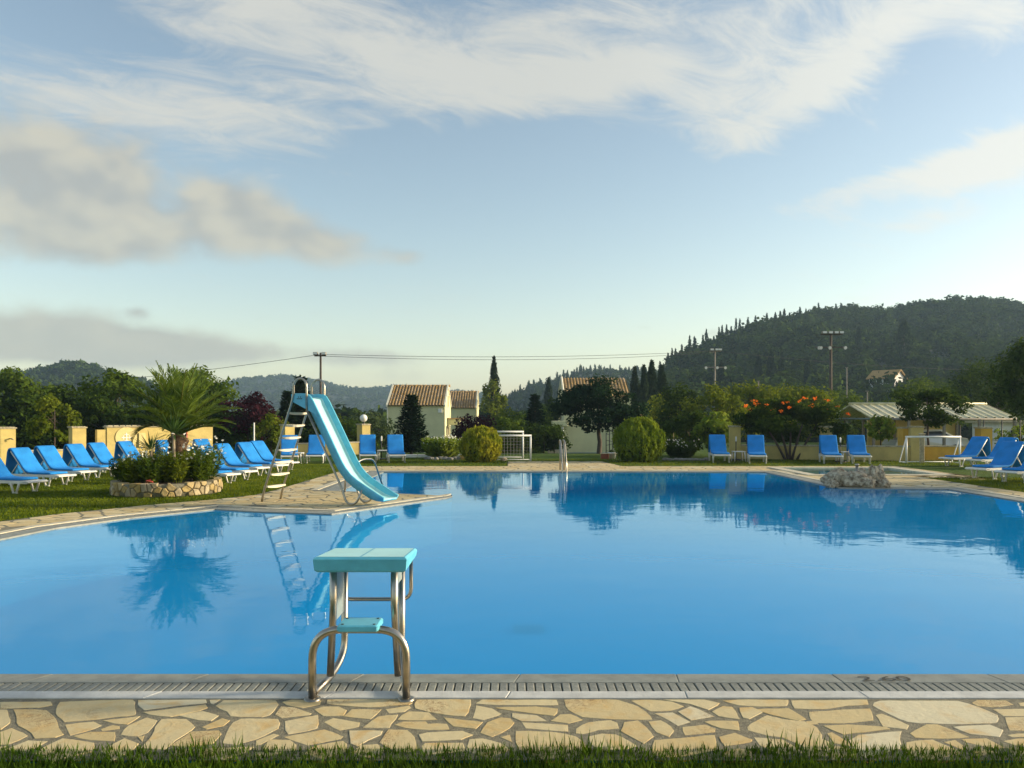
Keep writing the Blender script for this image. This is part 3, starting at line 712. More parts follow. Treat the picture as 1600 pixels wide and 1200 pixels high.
def spindle(n, h, r, leaf, rng, prof, z0=0.0, lump=.25):
    """columnar foliage (cypress): upright sprays over a spindle, with lumps"""
    t = rng.random(n) ** .9; a = rng.random(n) * 2 * np.pi
    pr = np.interp(t, [p[0] for p in prof], [p[1] for p in prof])
    bump = 1 + lump * np.sin(a * 3 + t * 17 + rng.random() * 9) * np.sin(t * 31 + a * 2) + lump * .6 * rng.normal(size=n)
    rr = r * pr * bump * (rng.random(n) ** .3)
    P = np.stack([rr * np.cos(a), rr * np.sin(a), z0 + t * h], 1)
    N = np.stack([np.cos(a), np.sin(a), rng.normal(size=n) * .35], 1) + rng.normal(size=(n, 3)) * .35
    sz = leaf * (.6 + .8 * rng.random(n))
    ax = np.tile([0, 0, 1.0], (n, 1)) + rng.normal(size=(n, 3)) * .35 + np.stack([np.cos(a), np.sin(a), 0 * a], 1) * .4
    return leaf_quads(P, N, sz * 1.5, sz * .6, rng, ax)
CYP = [(0, .35), (.08, .8), (.3, 1), (.6, .78), (.85, .4), (1, .04)]
def cypress(name, label, loc, h, r, n, leaf, seed, group=None, mat='leaf_cypress', prof=CYP):
    rng = np.random.default_rng(seed); root = empty(name, loc, 0, label, 'cypress', group)
    link('crown', quads_mesh('crown', spindle(n, h * .96, r, leaf, rng, prof, h * .04)), mat, root)
    MB().tube([(0, 0, -.3), (0, 0, h * .7)], [r * .2, r * .05], 6).build('trunk', 'bark', root)
    return root

# ------------------------------------------------------------------ hills and their woods
def hill(name, ridge, d0, base, seed, mat, rough=1.5, rows=16, back=1.25, power=1.0):
    """ridge: (px, py, d) seen outline; mesh rises from distance d0 to the ridge and falls behind it"""
    pxs = [r[0] for r in ridge]; xs = np.linspace(pxs[0], pxs[-1], 90)
    py = np.interp(xs, pxs, [r[1] for r in ridge]); dd = np.interp(xs, pxs, [r[2] for r in ridge])
    mb = MB(); grid = {}
    for i, px in enumerate(xs):
        zr = EYE - (py[i] - HOR) * dd[i] / F
        f0 = d0 if not callable(d0) else d0(px)
        for j in range(rows + 6):
            if j <= rows:
                t = j / rows; d = f0 + (dd[i] - f0) * t; z = base + (zr - base) * (sm01(t) * .45 + t * .55) ** power
            else:
                t = (j - rows) / 5; d = dd[i] * (1 + (back - 1) * t); z = zr - (zr - base) * t * t
            x = (px - 800) * d / F
            z += rough * mnoise.noise(Vector((x * .02, d * .02, seed))) * math.sin(math.pi * min(1, j / rows)) if j < rows else 0
            grid[i, j] = (x, d, z); 
    J = rows + 6
    vs = [grid[i, j] for i in range(len(xs)) for j in range(J)]
    fs = [(i * J + j, (i + 1) * J + j, (i + 1) * J + j + 1, i * J + j + 1) for i in range(len(xs) - 1) for j in range(J - 1)]
    mb.raw(vs, fs, True); o = mb.build(name, mat); o['kind'] = 'structure'
    A = np.array(vs).reshape(len(xs), J, 3)
    def sample(px, t):
        u = np.interp(px, xs, np.arange(len(xs))); i = np.minimum(u.astype(int), len(xs) - 2); fu = (u - i)[:, None]
        w = np.clip(t * rows, 0, J - 1.001); j = w.astype(int); fw = (w - j)[:, None]
        return (A[i, j] * (1 - fu) + A[i + 1, j] * fu) * (1 - fw) + (A[i, j + 1] * (1 - fu) + A[i + 1, j + 1] * fu) * fw
    return sample
def woods(name, label, pos, size, n, leaf, mat, seed, zf=1.15, pointed=0.0):
    rng = np.random.default_rng(seed); protos = []
    for k in range(8):
        if k < 8 * pointed: V = spindle(n, 2.6, .42, leaf, rng, CYP, -.5)
        else:
            V, _ = crown(n, (0, 0, .35), (1, 1, .8 * zf), leaf, rng, 9, .5, .35)
        protos.append(V)
    out = []
    for p in pos:
        V = protos[rng.integers(8)]; s = size * rng.uniform(.65, 1.35); a = rng.random() * 6.28; c, q = math.cos(a), math.sin(a)
        W = V * np.array([s, s, s * rng.uniform(.85, 1.2)]); W = np.stack([W[..., 0] * c - W[..., 1] * q, W[..., 0] * q + W[..., 1] * c, W[..., 2]], -1)
        out.append(W + p)
    o = link(name, quads_mesh(name, np.concatenate(out)), mat); tag(o, label, 'woodland'); o['kind'] = 'stuff'
    return o
def build_hills():
    rg = np.random.default_rng(3)
    RH = [(1000, 628, 215), (1030, 608, 220), (1060, 576, 230), (1100, 560, 240), (1160, 536, 255), (1220, 510, 270), (1300, 500, 290), (1360, 498, 300), (1400, 497, 310), (1430, 488, 315), (1480, 480, 320), (1540, 482, 325), (1600, 486, 330), (1750, 470, 340), (2000, 480, 350), (2400, 520, 360)]
    s = hill('hill', RH, 105, -1.5, 2.0, 'hill_soil', 3.0)
    n = 2500; px = rg.uniform(1005, 1900, n); t = rg.random(n) ** .8 * 1.05; t = np.where((px < 1330) & (t > .93), .93, t)
    woods('hill_woodland', 'dense dark green woodland covering the hill on the right', s(px, t), 2.5, 222, .38, 'leaf_forest', 31)
    # cypresses standing out along the left ridge, one by one
    for i in range(46):
        p = 1032 + 330 * (i / 46) ** 1.15 + rg.uniform(-3, 3)
        q = s(np.array([p]), np.array([.99]))[0]
        g = cypress('ridge_cypress', 'slender dark cypress in the jagged line along the hill ridge', (q[0], q[1], q[2] - .8), rg.uniform(5.0, 8.6) * (1.1 if p < 1200 else .85), rg.uniform(.6, .95), 260, .55, 500 + i, 'cypresses along the hill ridge')
    # taller cypresses on the hillside
    for i, (p, yb, yt, d) in enumerate([(1127, 620, 566, 150), (1185, 612, 556, 150), (1205, 612, 548, 150), (1222, 614, 554, 150), (1262, 606, 560, 145), (1342, 560, 512, 190), (1412, 570, 500, 175), (1352, 545, 520, 230)]):
        a = at(p, yb, d); hh = (yb - yt) * d / F
        cypress('hillside_cypress', ['dark cypress on the hillside just right of the thin lamp mast', 'dark cypress on the lower hillside, leftmost of a close group of three', 'tallest cypress in the middle of a close group on the lower hillside', 'dark cypress on the lower hillside, rightmost of a close group of three',
            'dark cypress on the lower hillside left of the tall floodlight pole', 'dark cypress on the hillside right of the tall floodlight pole', 'broad dark evergreen rising from the hillside above the white house', 'small pointed cypress high on the hillside between pole and broad evergreen'][i], a, hh, hh * (.13 if i != 6 else .24), 900, .55, 560 + i, 'cypresses on the hillside')
    MR = [(770, 640, 420), (800, 622, 420), (830, 606, 430), (860, 598, 440), (900, 585, 450), (960, 580, 460), (1030, 585, 460), (1060, 600, 460)]
    s = hill('hill_behind', MR, 250, -1.5, 5.0, 'hill_far', 2.0)
    n = 800; px = rg.uniform(785, 1050, n); t = rg.random(n) ** .7 * 1.04
    woods('far_woodland', 'hazy blue-green woodland on the low hill behind the middle trees', s(px, t), 1.6, 60, .62, 'leaf_forest', 32, pointed=.13)
    LR = [(250, 640, 980), (320, 612, 980), (350, 602, 980), (375, 595, 990), (405, 591, 1000), (440, 589, 1000), (470, 593, 1000), (500, 598, 1000), (525, 604, 1000), (545, 609, 1000), (570, 609, 1010), (600, 607, 1020), (640, 606, 1020), (700, 612, 1020), (760, 618, 1020), (820, 630, 1020)]
    s = hill('distant_hill', LR, 560, -1.5, 9.0, 'hill_far', 7.0)
    n = 2600; px = rg.uniform(255, 810, n); t = rg.random(n) ** .6 * 1.03
    woods('distant_woodland', 'hazy blue wooded ridge far behind the slide and yellow houses', s(px, t), 2.3, 46, .95, 'leaf_forest', 33, pointed=.0)
    KR = [(-700, 600, 420), (-300, 590, 420), (-40, 597, 400), (60, 586, 400), (85, 577, 400), (120, 573, 400), (150, 577, 400), (185, 592, 400), (240, 606, 400), (340, 640, 400)]
    s = hill('left_hill', KR, 220, -1.5, 12.0, 'hill_far', 3.0)
    n = 900; px = rg.uniform(-200, 330, n); t = rg.random(n) ** .6 * 1.03
    woods('left_woodland', 'green wooded knoll rising behind the trees at far left', s(px, t), 2.2, 80, .7, 'leaf_forest', 34)
build_hills()
# ------------------------------------------------------------------ pool furniture
def starting_block():
    cx, y0 = -0.864, 4.49
    t = empty('starting_block', (cx, y0, 0), 0, 'turquoise diving start block on bent steel tubes at the near pool edge', 'starting block')
    # platform, slightly sloping to the water, side faces drawn in below
    W = .266; ya, yb = .012, .52; z0, z1 = .805, .775; th = .088; b = .012
    vs = []; 
    for (zt, k, ins) in ((0, 1, b), (-b, 1, 0), (-th + b, 1, .006), (-th, 1, .02)):
        for (x, y, zz) in ((-W + ins, ya + ins, z0), (W - ins, ya + ins, z0), (W - ins, yb - ins, z1), (-W + ins, yb - ins, z1)):
            vs.append((x, y, zz + zt + (.03 if (y > .3 and zt < -th * .5) else 0)))
    fs = [(0, 1, 2, 3), (15, 14, 13, 12)]
    for k in range(3):
        for i in range(4): fs.append((k * 4 + i, k * 4 + 4 + i, k * 4 + 4 + (i + 1) % 4, k * 4 + (i + 1) % 4))
    p = MB().raw(vs, fs).build('platform', 'turquoise', t)
    g = MB(); g.raw([(-W + .02, ya + .02, z0 + .0015 - .001), (-.006, ya + .02, z0 + .0005), (-.006, yb - .02, z1 + .0022), (-W + .02, yb - .02, z1 + .0022)], [(0, 1, 2, 3)])
    g.raw([(.006, ya + .02, z0 + .0005), (W - .02, ya + .02, z0 + .0005), (W - .02, yb - .02, z1 + .0022), (.006, yb - .02, z1 + .0022)], [(0, 1, 2, 3)])
    g.build('grip_surface', 'turquoise_pale', p)
    xl = .178
    for s in (-1, 1):
        a = MB().tube([(s * xl, .14, .74), (s * xl, .14, .5), (s * (xl + .02), .15, .09)], .0215, 12); a.build('front_post', 'steel', t)
        pts = fillet([(s * xl, .45, .74), (s * xl, .45, .14), (s * (xl + .035), .28, .055), (s * .262, .02, .035)], .13, 7)
        MB().tube(pts, .0215, 12).build('rear_post', 'steel', t)
        if s < 0: MB().box(s * xl - .004, s * xl + .004, .165, .425, .40, .72, .002).build('side_plate', 'plate_grey', t)
        else: MB().box(s * xl - .004, s * xl + .004, .165, .425, .60, .72, .002).build('side_plate', 'plate_grey', t)
        MB().lathe([(.001, .017), (.034, .017), (.046, .012), (.048, .004)], 18, (s * .266, 0, 0)).build('foot_flange', 'steel_dull', t)
    hoop = fillet([(-.266, 0, .006), (-.266, 0, .40), (.266, 0, .40), (.266, 0, .006)], .17, 9)
    MB().tube(hoop, .0225, 14).build('step_hoop', 'steel', t)
    st = MB().box(-.112, .118, -.075, .115, .402, .440, .008).build('step', 'turquoise', t)
    for x in (-.085, .092):
        for y in (-.045, .085): MB().lathe([(.008, .438), (.008, .4425), (.001, .4425)], 8, (x, y, 0)).build('bolt', 'dark_mark', st)
    grip = fillet([(-.225, .535, .73), (-.225, .535, .448), (.225, .535, .448), (.225, .535, .73)], .07, 6)
    MB().tube([(-.225, .44, .70)] + grip + [(.225, .44, .70)], .0125, 10).build('grip_bar', 'steel', t)
starting_block()

def water_slide():
    t = empty('water_slide', (-4.637, 15.285, 0), -math.atan2(.375, .927), 'tall turquoise water slide with steel ladder on the paved point', 'water slide')
    w = .275
    for s in (-1, 1):
        y = s * w
        pts = fillet([(0, y, 0), (.055, y, .22), (.70, y, 1.90), (.735, y, 2.04)], .08, 3)
        bow = [(.735 + .145 * (1 - math.cos(a)), y, 2.17 + .15 * math.sin(a)) for a in [math.pi * k / 10 for k in range(11)]]
        MB().tube(pts + bow + [(1.025, y, 2.02), (1.03, y, 1.70)], .0205, 10).build('ladder_rail', 'steel', t)
        ys = s * .235
        pts = fillet([(1.03, y, 1.72), (1.74, ys, .36), (1.87, ys, .03), (2.06, ys, .03), (2.20, ys, .30)], .11, 5)
        MB().tube(pts, .0205, 10).build('support_leg', 'steel', t)
    for i in range(7):
        z = .285 + .2325 * i; x = .05 + .65 * (z - .2) / 1.7
        mb = MB(); n = 8; vs = []
        for k in range(n + 1):
            q = k / n; y = -w + .01 + (2 * w - .02) * q; sag = .022 * math.sin(math.pi * q)
            vs += [(x - .045, y, z + .012), (x + .055, y, z + .012), (x + .055, y, z - .012 - sag), (x - .045, y, z - .012 - sag)]
        fs = [(0, 1, 2, 3), (4 * n + 3, 4 * n + 2, 4 * n + 1, 4 * n)]
        for k in range(n):
            for j in range(4): fs.append((k * 4 + j, k * 4 + 4 + j, k * 4 + 4 + (j + 1) % 4, k * 4 + (j + 1) % 4))
        mb.raw(vs, fs); mb.build('step', 'step_cream', t)
    # chute: swept trough
    prof = [(.70, 2.035), (.90, 2.035), (1.02, 2.03), (1.09, 1.99), (1.16, 1.89), (1.30, 1.645), (1.46, 1.365), (1.62, 1.075), (1.765, .815), (1.86, .675), (1.96, .565), (2.10, .465), (2.28, .365), (2.45, .275), (2.56, .215), (2.66, .175)]
    P = [Vector((a, 0, b)) for a, b in prof]; vs = []; m = 0
    for i, p in enumerate(P):
        tg = (P[min(i + 1, len(P) - 1)] - P[max(i - 1, 0)]).normalized(); nn = Vector((-tg.z, 0, tg.x))
        if nn.z < 0: nn = -nn
        e = 1.0 if i < len(P) - 3 else (1 - .62 * (i - len(P) + 3) / 2)
        dk = 1.0 if i > 2 else (.35 + .3 * i)
        H = .125 * e * (1 if i > 3 else (.45 + .14 * i)); 
        sec = [(-.235, -H - .035), (-.262, -.045 * e), (-.272, -.012), (-.258, .010), (-.238, .008), (-.232, -.02 * e), (-.222, -H * .75), (-.205, -H), (.205, -H), (.222, -H * .75), (.232, -.02 * e), (.238, .008), (.258, .010), (.272, -.012), (.262, -.045 * e), (.235, -H - .035)]
        low = 0.0
        if i >= len(P) - 3: low = -.03 * (i - len(P) + 3) / 2 * 0
        m = len(sec)
        for y, h in sec: vs.append(p + nn * (h + low) + Vector((0, y, 0)))
    fs = []
    for i in range(len(P) - 1):
        for k in range(m): fs.append((i * m + k, i * m + (k + 1) % m, (i + 1) * m + (k + 1) % m, (i + 1) * m + k))
    fs.append(tuple(range(m - 1, -1, -1))); fs.append(tuple((len(P) - 1) * m + k for k in range(m)))
    ch = MB().raw(vs, fs, True)
    me = ch.mesh('chute'); me.materials.append(MATS['turquoise']); me.materials.append(MATS['turquoise_pale'])
    for pi in range((len(P) - 1) * m):
        if pi % m in (6, 7, 8) and pi // m >= 0: me.polygons[pi].material_index = 1  # paler bed: the light falling on it is put into the colour
    link('chute', me, None, t)
    for s in (-1, 1):   # side cheeks of the starting deck
        y = s * .268; yy = s * .262
        poly = [(.67, 2.03), (1.05, 2.025), (1.17, 1.86), (1.27, 1.60), (1.20, 1.66), (.68, 1.90)]
        n = len(poly); v = [(a, y, b) for a, b in poly] + [(a, yy, b) for a, b in poly]
        f = [tuple(range(n)), tuple(range(2 * n - 1, n - 1, -1))] + [(k, (k + 1) % n, n + (k + 1) % n, n + k) for k in range(n)]
        c = MB().raw(v, f).build('deck_cheek', 'turquoise', t)
        if s < 0:
            mk = MB(); mk.box(.80, .92, y - .0025, y - .001, 1.935, 1.95)
            for a in (.83, .875): mk.box(a, a + .02, y - .0025, y - .001, 1.965, 1.985)
            mk.build('maker_mark', 'dark_mark', c)
    MB().box(.69, .72, -.25, .25, 1.92, 2.02, .005).build('deck_edge', 'turquoise', t)
water_slide()

def handrails():
    t = empty('pool_handrail', (-3.57, 16.95, 0), 0, 'bent steel handrail behind the slide leading into the water', 'handrail')
    p = lambda x, y, z: (x + 3.57, y - 16.95, z)
    MB().tube(fillet([(0, 0, 0), (.02, .02, .46), p(-3.30, 17.5, .68), p(-3.12, 17.9, .66), p(-2.95, 18.6, -.25)], .16, 6), .0195, 10).build('rail', 'steel', t)
    MB().lathe([(.001, .02), (.04, .018), (.045, 0)], 14).build('flange', 'steel_dull', t)
    t = empty('pool_ladder', (1.52, 23.75, 0), 0, 'narrow steel pool ladder with tall rails at the far pool edge', 'ladder')
    for x in (-.06, .06):
        MB().tube(fillet([(x, .35, 0), (x, .35, .62), (x - .03, .25, .93), (x, -.02, .88), (x + .02, -.48, .2), (x + .02, -.52, -1.0)], .16, 6), .021, 10).build('rail', 'steel', t)
    MB().box(-.06, .08, -.56, -.49, -.35, -.32, .005).build('tread', 'steel_dull', t)
handrails()

def make_lounger():
    root = empty('sun_lounger', (0, 0, 0))
    f = MB()
    for s in (-1, 1):
        y = s * .30
        f.box(.02, 1.86, y - .022, y + .022, .225, .295, .01)
    f.box(1.72, 1.90, -.322, .322, .238, .285, .014); f.box(0, .05, -.322, .322, .24, .285, .012)
    f.build('frame', 'plastic_white', root)
    sl = MB()
    for k in range(11): x = .80 + k * .083; sl.box(x, x + .055, -.28, .28, .268, .288)
    o = sl.build('seat_slats', 'plastic_white', root); o['kind'] = 'stuff'
    for x in (.30, 1.50):
        for s in (-1, 1):
            y = s * .305; l = MB()
            for a, b in ((-.13, -.045), (.13, .045)):
                l.tube([(x + a, y, .25), (x + a * .8, y, .18), (x + b, y, .02)], [.030, .027, .024], 6)
            l.box(x - .075, x + .075, y - .026, y + .026, 0, .028, .008)
            l.build('leg', 'plastic_white', root)
    hx, hz, ang, bl = .79, .285, R(49), .78
    ux, uz = -math.cos(ang), math.sin(ang)
    b = MB()
    for s in (-1, 1):
        b.tube([(hx, s * .285, hz), (hx + ux * bl, s * .285, hz + uz * bl)], .024, 6)
    b.tube([(hx + ux * bl, -.285, hz + uz * bl), (hx + ux * bl, .285, hz + uz * bl)], .022, 6)
    for k in range(8):
        q = .08 + k * .088; c = Vector((hx + ux * q, 0, hz + uz * q)); n = Vector((uz, 0, -ux)) * .008; d = Vector((ux, 0, uz)) * .026
        v = [c + d * a + n * e + Vector((0, y, 0)) for y in (-.28, .28) for a, e in ((-1, -1), (1, -1), (1, 1), (-1, 1))]
        b.raw(v, [(0, 1, 2, 3), (7, 6, 5, 4), (0, 4, 5, 1), (1, 5, 6, 2), (2, 6, 7, 3), (3, 7, 4, 0)])
    b.build('backrest', 'plastic_white', root)
    for s in (-1, 1): MB().tube([(hx + ux * .40, s * .27, hz + uz * .40), (.26, s * .27, .27)], .014, 5).build('backrest_strut', 'plastic_white', root)
    # cushion: seat pad, back pad, hood falling behind
    top = [(1.60, .300), (1.62, .325), (1.58, .352), (1.30, .352), (1.05, .350), (.90, .358), (.80, .395), (.70, .490), (.50, .725), (.335, .925), (.27, .965), (.205, .945), (.165, .86), (.12, .55), (.085, .20)]
    bot = [(.105, .195), (.14, .55), (.185, .84), (.225, .91), (.262, .915), (.30, .878), (.47, .680), (.66, .450), (.77, .345), (.90, .312), (1.05, .300), (1.30, .298)]
    pol = top + bot; n = len(pol); vs = []
    ys = [(-.315, .6), (-.305, .92), (-.27, 1.0), (0, 1.03), (.27, 1.0), (.305, .92), (.315, .6)]
    mid = {}
    cxz = []
    for i, (x, z) in enumerate(pol):
        # nearest point of the opposite side, to thin the pad at its edges
        opp = bot if i < len(top) else top
        q = min(opp, key=lambda p_: (p_[0] - x) ** 2 + (p_[1] - z) ** 2); cxz.append(((x + q[0]) / 2, (z + q[1]) / 2))
    for y, k in ys:
        for (x, z), (cx_, cz_) in zip(pol, cxz): vs.append((cx_ + (x - cx_) * k, y, cz_ + (z - cz_) * k))
    fs = [tuple(range(n)), tuple(range(len(ys) * n - 1, (len(ys) - 1) * n - 1, -1))]
    for r_ in range(len(ys) - 1):
        for i in range(n): fs.append((r_ * n + i, r_ * n + n + i, r_ * n + n + (i + 1) % n, r_ * n + (i + 1) % n))
    MB().raw(vs, fs, True).build('cushion', 'cushion_blue', root)
    return root
def place_loungers():
    proto = make_lounger(); first = True
    rows = [
     ('loungers in the row at far left', [(-10.0, 16.75, 72, 'lounger cut by the left edge, only its white foot end in view'), (-10.33, 18.5, 72, 'blue-cushioned lounger at far left, nearest one shown whole'),
        (-10.5, 19.8, 71, 'second whole blue lounger from the left, before the gap in the wall'), (-10.5, 21.1, 70, 'third whole blue lounger from the left, in front of a yellow pillar'),
        (-10.5, 22.2, 69, 'fourth whole blue lounger from the left, beside the round wall emblem'), (-10.4, 23.5, 66, 'blue lounger just left of the palm, half hidden by its leaves'),
        (-10.0, 24.5, 50, 'blue lounger behind the yuccas of the stone planter, mostly hidden'), (-9.3, 25.6, 48, 'blue lounger behind white daisies of the planter, left of the palm trunk')]),
     ('loungers in the row between palm and slide', [(-6.62, 18.8, 66, 'lounger right behind the stone planter, its head end hidden by plants'), (-6.55, 19.8, 66, 'blue lounger partly behind daisies, second out from the planter'),
        (-6.65, 21.3, 65, 'blue lounger in the middle of the row between planter and ladder'), (-6.45, 22.5, 64, 'blue lounger second before the slide ladder'),
        (-6.5, 23.8, 64, 'blue lounger at the back end of the row beside the slide ladder')]),
     ('loungers facing the pool behind the slide', [(-7.5, 27.0, 18, 'blue lounger facing forward, seen through the slide ladder'), (-6.78, 27.3, 11, 'blue lounger facing forward between ladder and slide chute'),
        (-4.96, 27.7, 13, 'blue lounger right of the slide, in front of the globe lamp pillar'), (-3.95, 27.7, 13, 'blue lounger right of the slide, beside the dark fir')]),
     ('loungers along the back right wall', [(7.39, 27.7, -6, 'blue lounger by the back wall, first right of the round bush'), (8.4, 27.1, -14, 'blue lounger by the back wall, left of the orange-flowered shrub trunks'),
        (10.9, 27.0, -16, 'blue lounger behind the fountain rocks, left one of the pair'), (11.9, 27.0, -16, 'blue lounger behind the fountain rocks, right one of the pair')]),
     ('loungers at the right edge', [(14.1, 25.8, -70, 'blue lounger at right facing left, farthest of its row'), (14.35, 24.7, -70, 'blue lounger at right facing left, second of its row'),
        (11.95, 20.5, -66, 'blue lounger at the right edge, nearest one with cushion in view'), (12.0, 19.3, -66, 'lounger cut by the right edge, only its white foot end showing')])]
    for grp, lst in rows:
        for x, y, th, lab in lst:
            o = proto if first else copy_tree(proto); first = False
            s, c = math.sin(R(th)), math.cos(R(th))
            o.scale = (.93, .78, .91) if 'row' in grp else (.93, .90, 1.0); o.location = (x - 1.77 * s, y + 1.77 * c, 0); o.rotation_euler = (0, 0, -R(90 - th) + R(random.uniform(-2.5, 2.5))); tag(o, lab, 'sun lounger', grp)
    # small white side tables and parasol holders between loungers
    tb = empty('side_table', (0, 0, 0))
    MB().box(-.21, .21, -.21, .21, .345, .375, .012).build('table_top', 'plastic_white', tb)
    for a in (-1, 1):
        for b in (-1, 1): MB().tube([(a * .17, b * .17, .35), (a * .20, b * .20, 0)], [.026, .02], 6).build('leg', 'plastic_white', tb)
    for i, (px, py, lab) in enumerate([(1154, 721, 'small white side table between the two loungers right of the round bush'), (1322, 722, 'small white side table between the lounger pair behind the fountain'),
                                       (599, 719, 'small white side table between the two loungers beside the fir'), (464, 724, 'small white side table behind the slide ladder')]):
        o = tb if i == 0 else copy_tree(tb); g = gnd(px, py); o.location = g; tag(o, lab, 'side table', 'white side tables between loungers')
    ph = empty('parasol_holder', (0, 0, 0))
    MB().lathe([(.001, .05), (.17, .05), (.20, .03), (.20, 0)], 16).build('base', 'iron_black', ph)
    MB().tube([(0, 0, .04), (0, 0, .72)], .018, 8).build('tube', 'iron_black', ph)
    MB().lathe([(.026, .70), (.032, .74), (.03, .86), (.001, .90)], 8).build('cap', 'plastic_white', ph)
    for i, (px, py, lab) in enumerate([(596, 718, 'dark parasol stand with white top between loungers beside the fir'), (1313, 722, 'dark parasol stand with white top between loungers behind the fountain'),
                                       (1150, 719, 'dark parasol stand between loungers right of the round bush')]):
        o = ph if i == 0 else copy_tree(ph); o.location = gnd(px, py); tag(o, lab, 'parasol stand', 'parasol stands')
    g = at(397, 730, 26.5); t = empty('folded_parasol', (g.x, g.y, 0), 0, 'thin white folded parasol pole behind the left loungers', 'parasol')
    MB().tube([(0, 0, 0), (0, 0, 1.42)], .024, 8).build('pole', 'plastic_white', t); MB().lathe([(.22, 0), (.22, .05), (.001, .08)], 14).build('base', 'iron_black', t)
place_loungers()

# ------------------------------------------------------------------ walls
def wall_run(name, label, pts, h, caps, low=.50, thick=.22, mat='wall_yellow', parts=None, pw=.42):
    """pts: pillar positions along a straight low wall"""
    a, b = Vector(pts[0]), Vector(pts[-1]); d = (b - a).normalized(); rz = math.atan2(d.y, d.x)
    t = empty(name, (a.x, a.y, 0), rz, label, 'wall')
    L = [(Vector(p) - a).length for p in pts]
    for i, x in enumerate(L):
        p = MB().box(x - pw / 2, x + pw / 2, -.2, .2, 0, h - .06).build('pillar', mat, t)
        c = MB().box(x - pw / 2 - .03, x + pw / 2 + .03, -.23, .23, h - .06, h - .02, .006)
        for k in range(5): c.box(x - pw / 2 - .045 + k * (pw + .03) / 5, x - pw / 2 - .045 + (k + .82) * (pw + .03) / 5, -.24, .24, h - .022, h, .004)
        c.build('cap', 'coping', p)
        if i + 1 < len(L):
            x1 = L[i + 1]
            MB().box(x + pw / 2, x1 - pw / 2, -thick / 2, thick / 2, 0, low).build('low_wall', mat, t)
            MB().box(x + pw / 2, x1 - pw / 2, -thick / 2 - .03, thick / 2 + .03, low, low + .05, .006).build('coping', 'coping', t)
    return t, L
def build_walls():
    P = lambda k: (k * 41 / (1 - k), 41 / (1 - k))      # where the sight line X = k*Y meets the 45 degree wall Y = X + 41
    ks = [-.70, -.637, -.5476]
    t, L = wall_run('boundary_wall', 'yellow garden wall with stone-capped pillars behind the left loungers', [P(k) for k in (-.74, -.637, -.5476)], 1.30, True)
    # tap on the first pillar in view
    MB().tube([(L[1] + .05, -.2, .93), (L[1] + .05, -.30, .93), (L[1] + .12, -.34, .90)], .02, 6).build('wall_tap', 'steel_dull', t)
    # solid panel wall with emblem and sign
    a, b = Vector(P(-.512)), Vector(P(-.379)); Ln = (b - a).length
    t = empty('panel_wall', (a.x, a.y, 0), R(45), 'solid yellow wall panel with round emblem and small sign behind the palm', 'wall')
    w = MB().box(0, Ln, -.13, .13, 0, 1.25).build('panel', 'wall_yellow', t)
    c = MB().box(-.04, Ln + .04, -.17, .17, 1.25, 1.29, .006); k = 0
    while k * .2 < Ln: c.box(k * .2, k * .2 + .16, -.19, .19, 1.288, 1.325, .005); k += 1
    c.build('cap', 'coping', t)
    MB().box(-.30, 0.02, -.1, .1, 0, 1.18).build('end_post', 'wall_yellow', t)
    n = 28; disc = [(.62 + .36 * math.cos(2 * math.pi * i / n), .90 + .36 * math.sin(2 * math.pi * i / n)) for i in range(n)]
    vs = [(x, -.155, z) for x, z in disc] + [(x, -.13, z) for x, z in disc]
    e = MB().raw(vs, [tuple(range(n))] + [(i, n + i, n + (i + 1) % n, (i + 1) % n) for i in range(n)]).build('emblem_disc', 'plaque_cream', t)
    x = MB(); cx, cz = .62, .90
    x.box(cx - .16, cx + .16, -.165, -.154, cz - .015, cz + .015); x.box(cx - .015, cx + .015, -.167, -.153, cz - .16, cz + .16)
    for a_ in (-1, 1): x.box(cx + a_ * .10 - .012, cx + a_ * .10 + .012, -.164, -.154, cz - .07, cz + .07); x.box(cx - .07, cx + .07, -.1645, -.1545, cz + a_ * .10 - .012, cz + a_ * .10 + .012)
    x.build('cross_emblem', 'paint_white', e)
    MB().box(1.02, 1.24, -.2, -.13, .55, 1.05, .01).build('niche_box', 'plaque_cream', t)
    s = MB().box(Ln - 1.52, Ln - .98, -.165, -.13, .42, 1.17).build('sign_board', 'paint_white', t)
    fr = MB(); fr.box(Ln - 1.54, Ln - .96, -.172, -.135, 1.12, 1.17); fr.box(Ln - 1.0, Ln - .96, -.1725, -.135, .40, 1.125); fr.build('red_border', 'paint_red', s)
    MB().box(Ln - 1.47, Ln - 1.05, -.170, -.14, .66, .88).build('blue_panel', 'paint_blue', s)
    t, L = wall_run('corner_wall', 'low yellow wall with capped pillar behind the slide ladder', [P(-.283), P(-.187)], 1.32, True)
    q = P(-.187)
    g = empty('globe_lamp', (q[0], q[1], 1.32), 0, 'white globe lamp on the yellow pillar left of the house', 'lamp')
    MB().lathe([(.07, 0), (.07, .03), (.045, .05), (.04, .09)], 12).build('lamp_base', 'iron_black', g)
    MB().sphere((0, 0, .24), .165).build('globe', 'lamp_globe', g)
    # right hand wall, in the shade of the trees
    y = 30.6; X = lambda px: (px - 800) * y / F
    t, L = wall_run('back_wall', 'dull yellow garden wall with pillars behind the loungers at right', [(X(1148), y), (X(1282), y), (X(1402), y - 1.4)], 1.28, True)
    y2 = 29.0; X2 = lambda px: (px - 800) * y2 / F
    t, L = wall_run('gate_wall', 'ochre low wall with orange pillar below the carport roof', [(X2(1428), y2 + .6), (X2(1552), y2 + .6)], 1.24, True, mat='wall_ochre')
    g = empty('leaning_post', (X2(1414), y2 - 1.2, 0), 0, 'pale narrow post standing at the gap in the right wall', 'post')
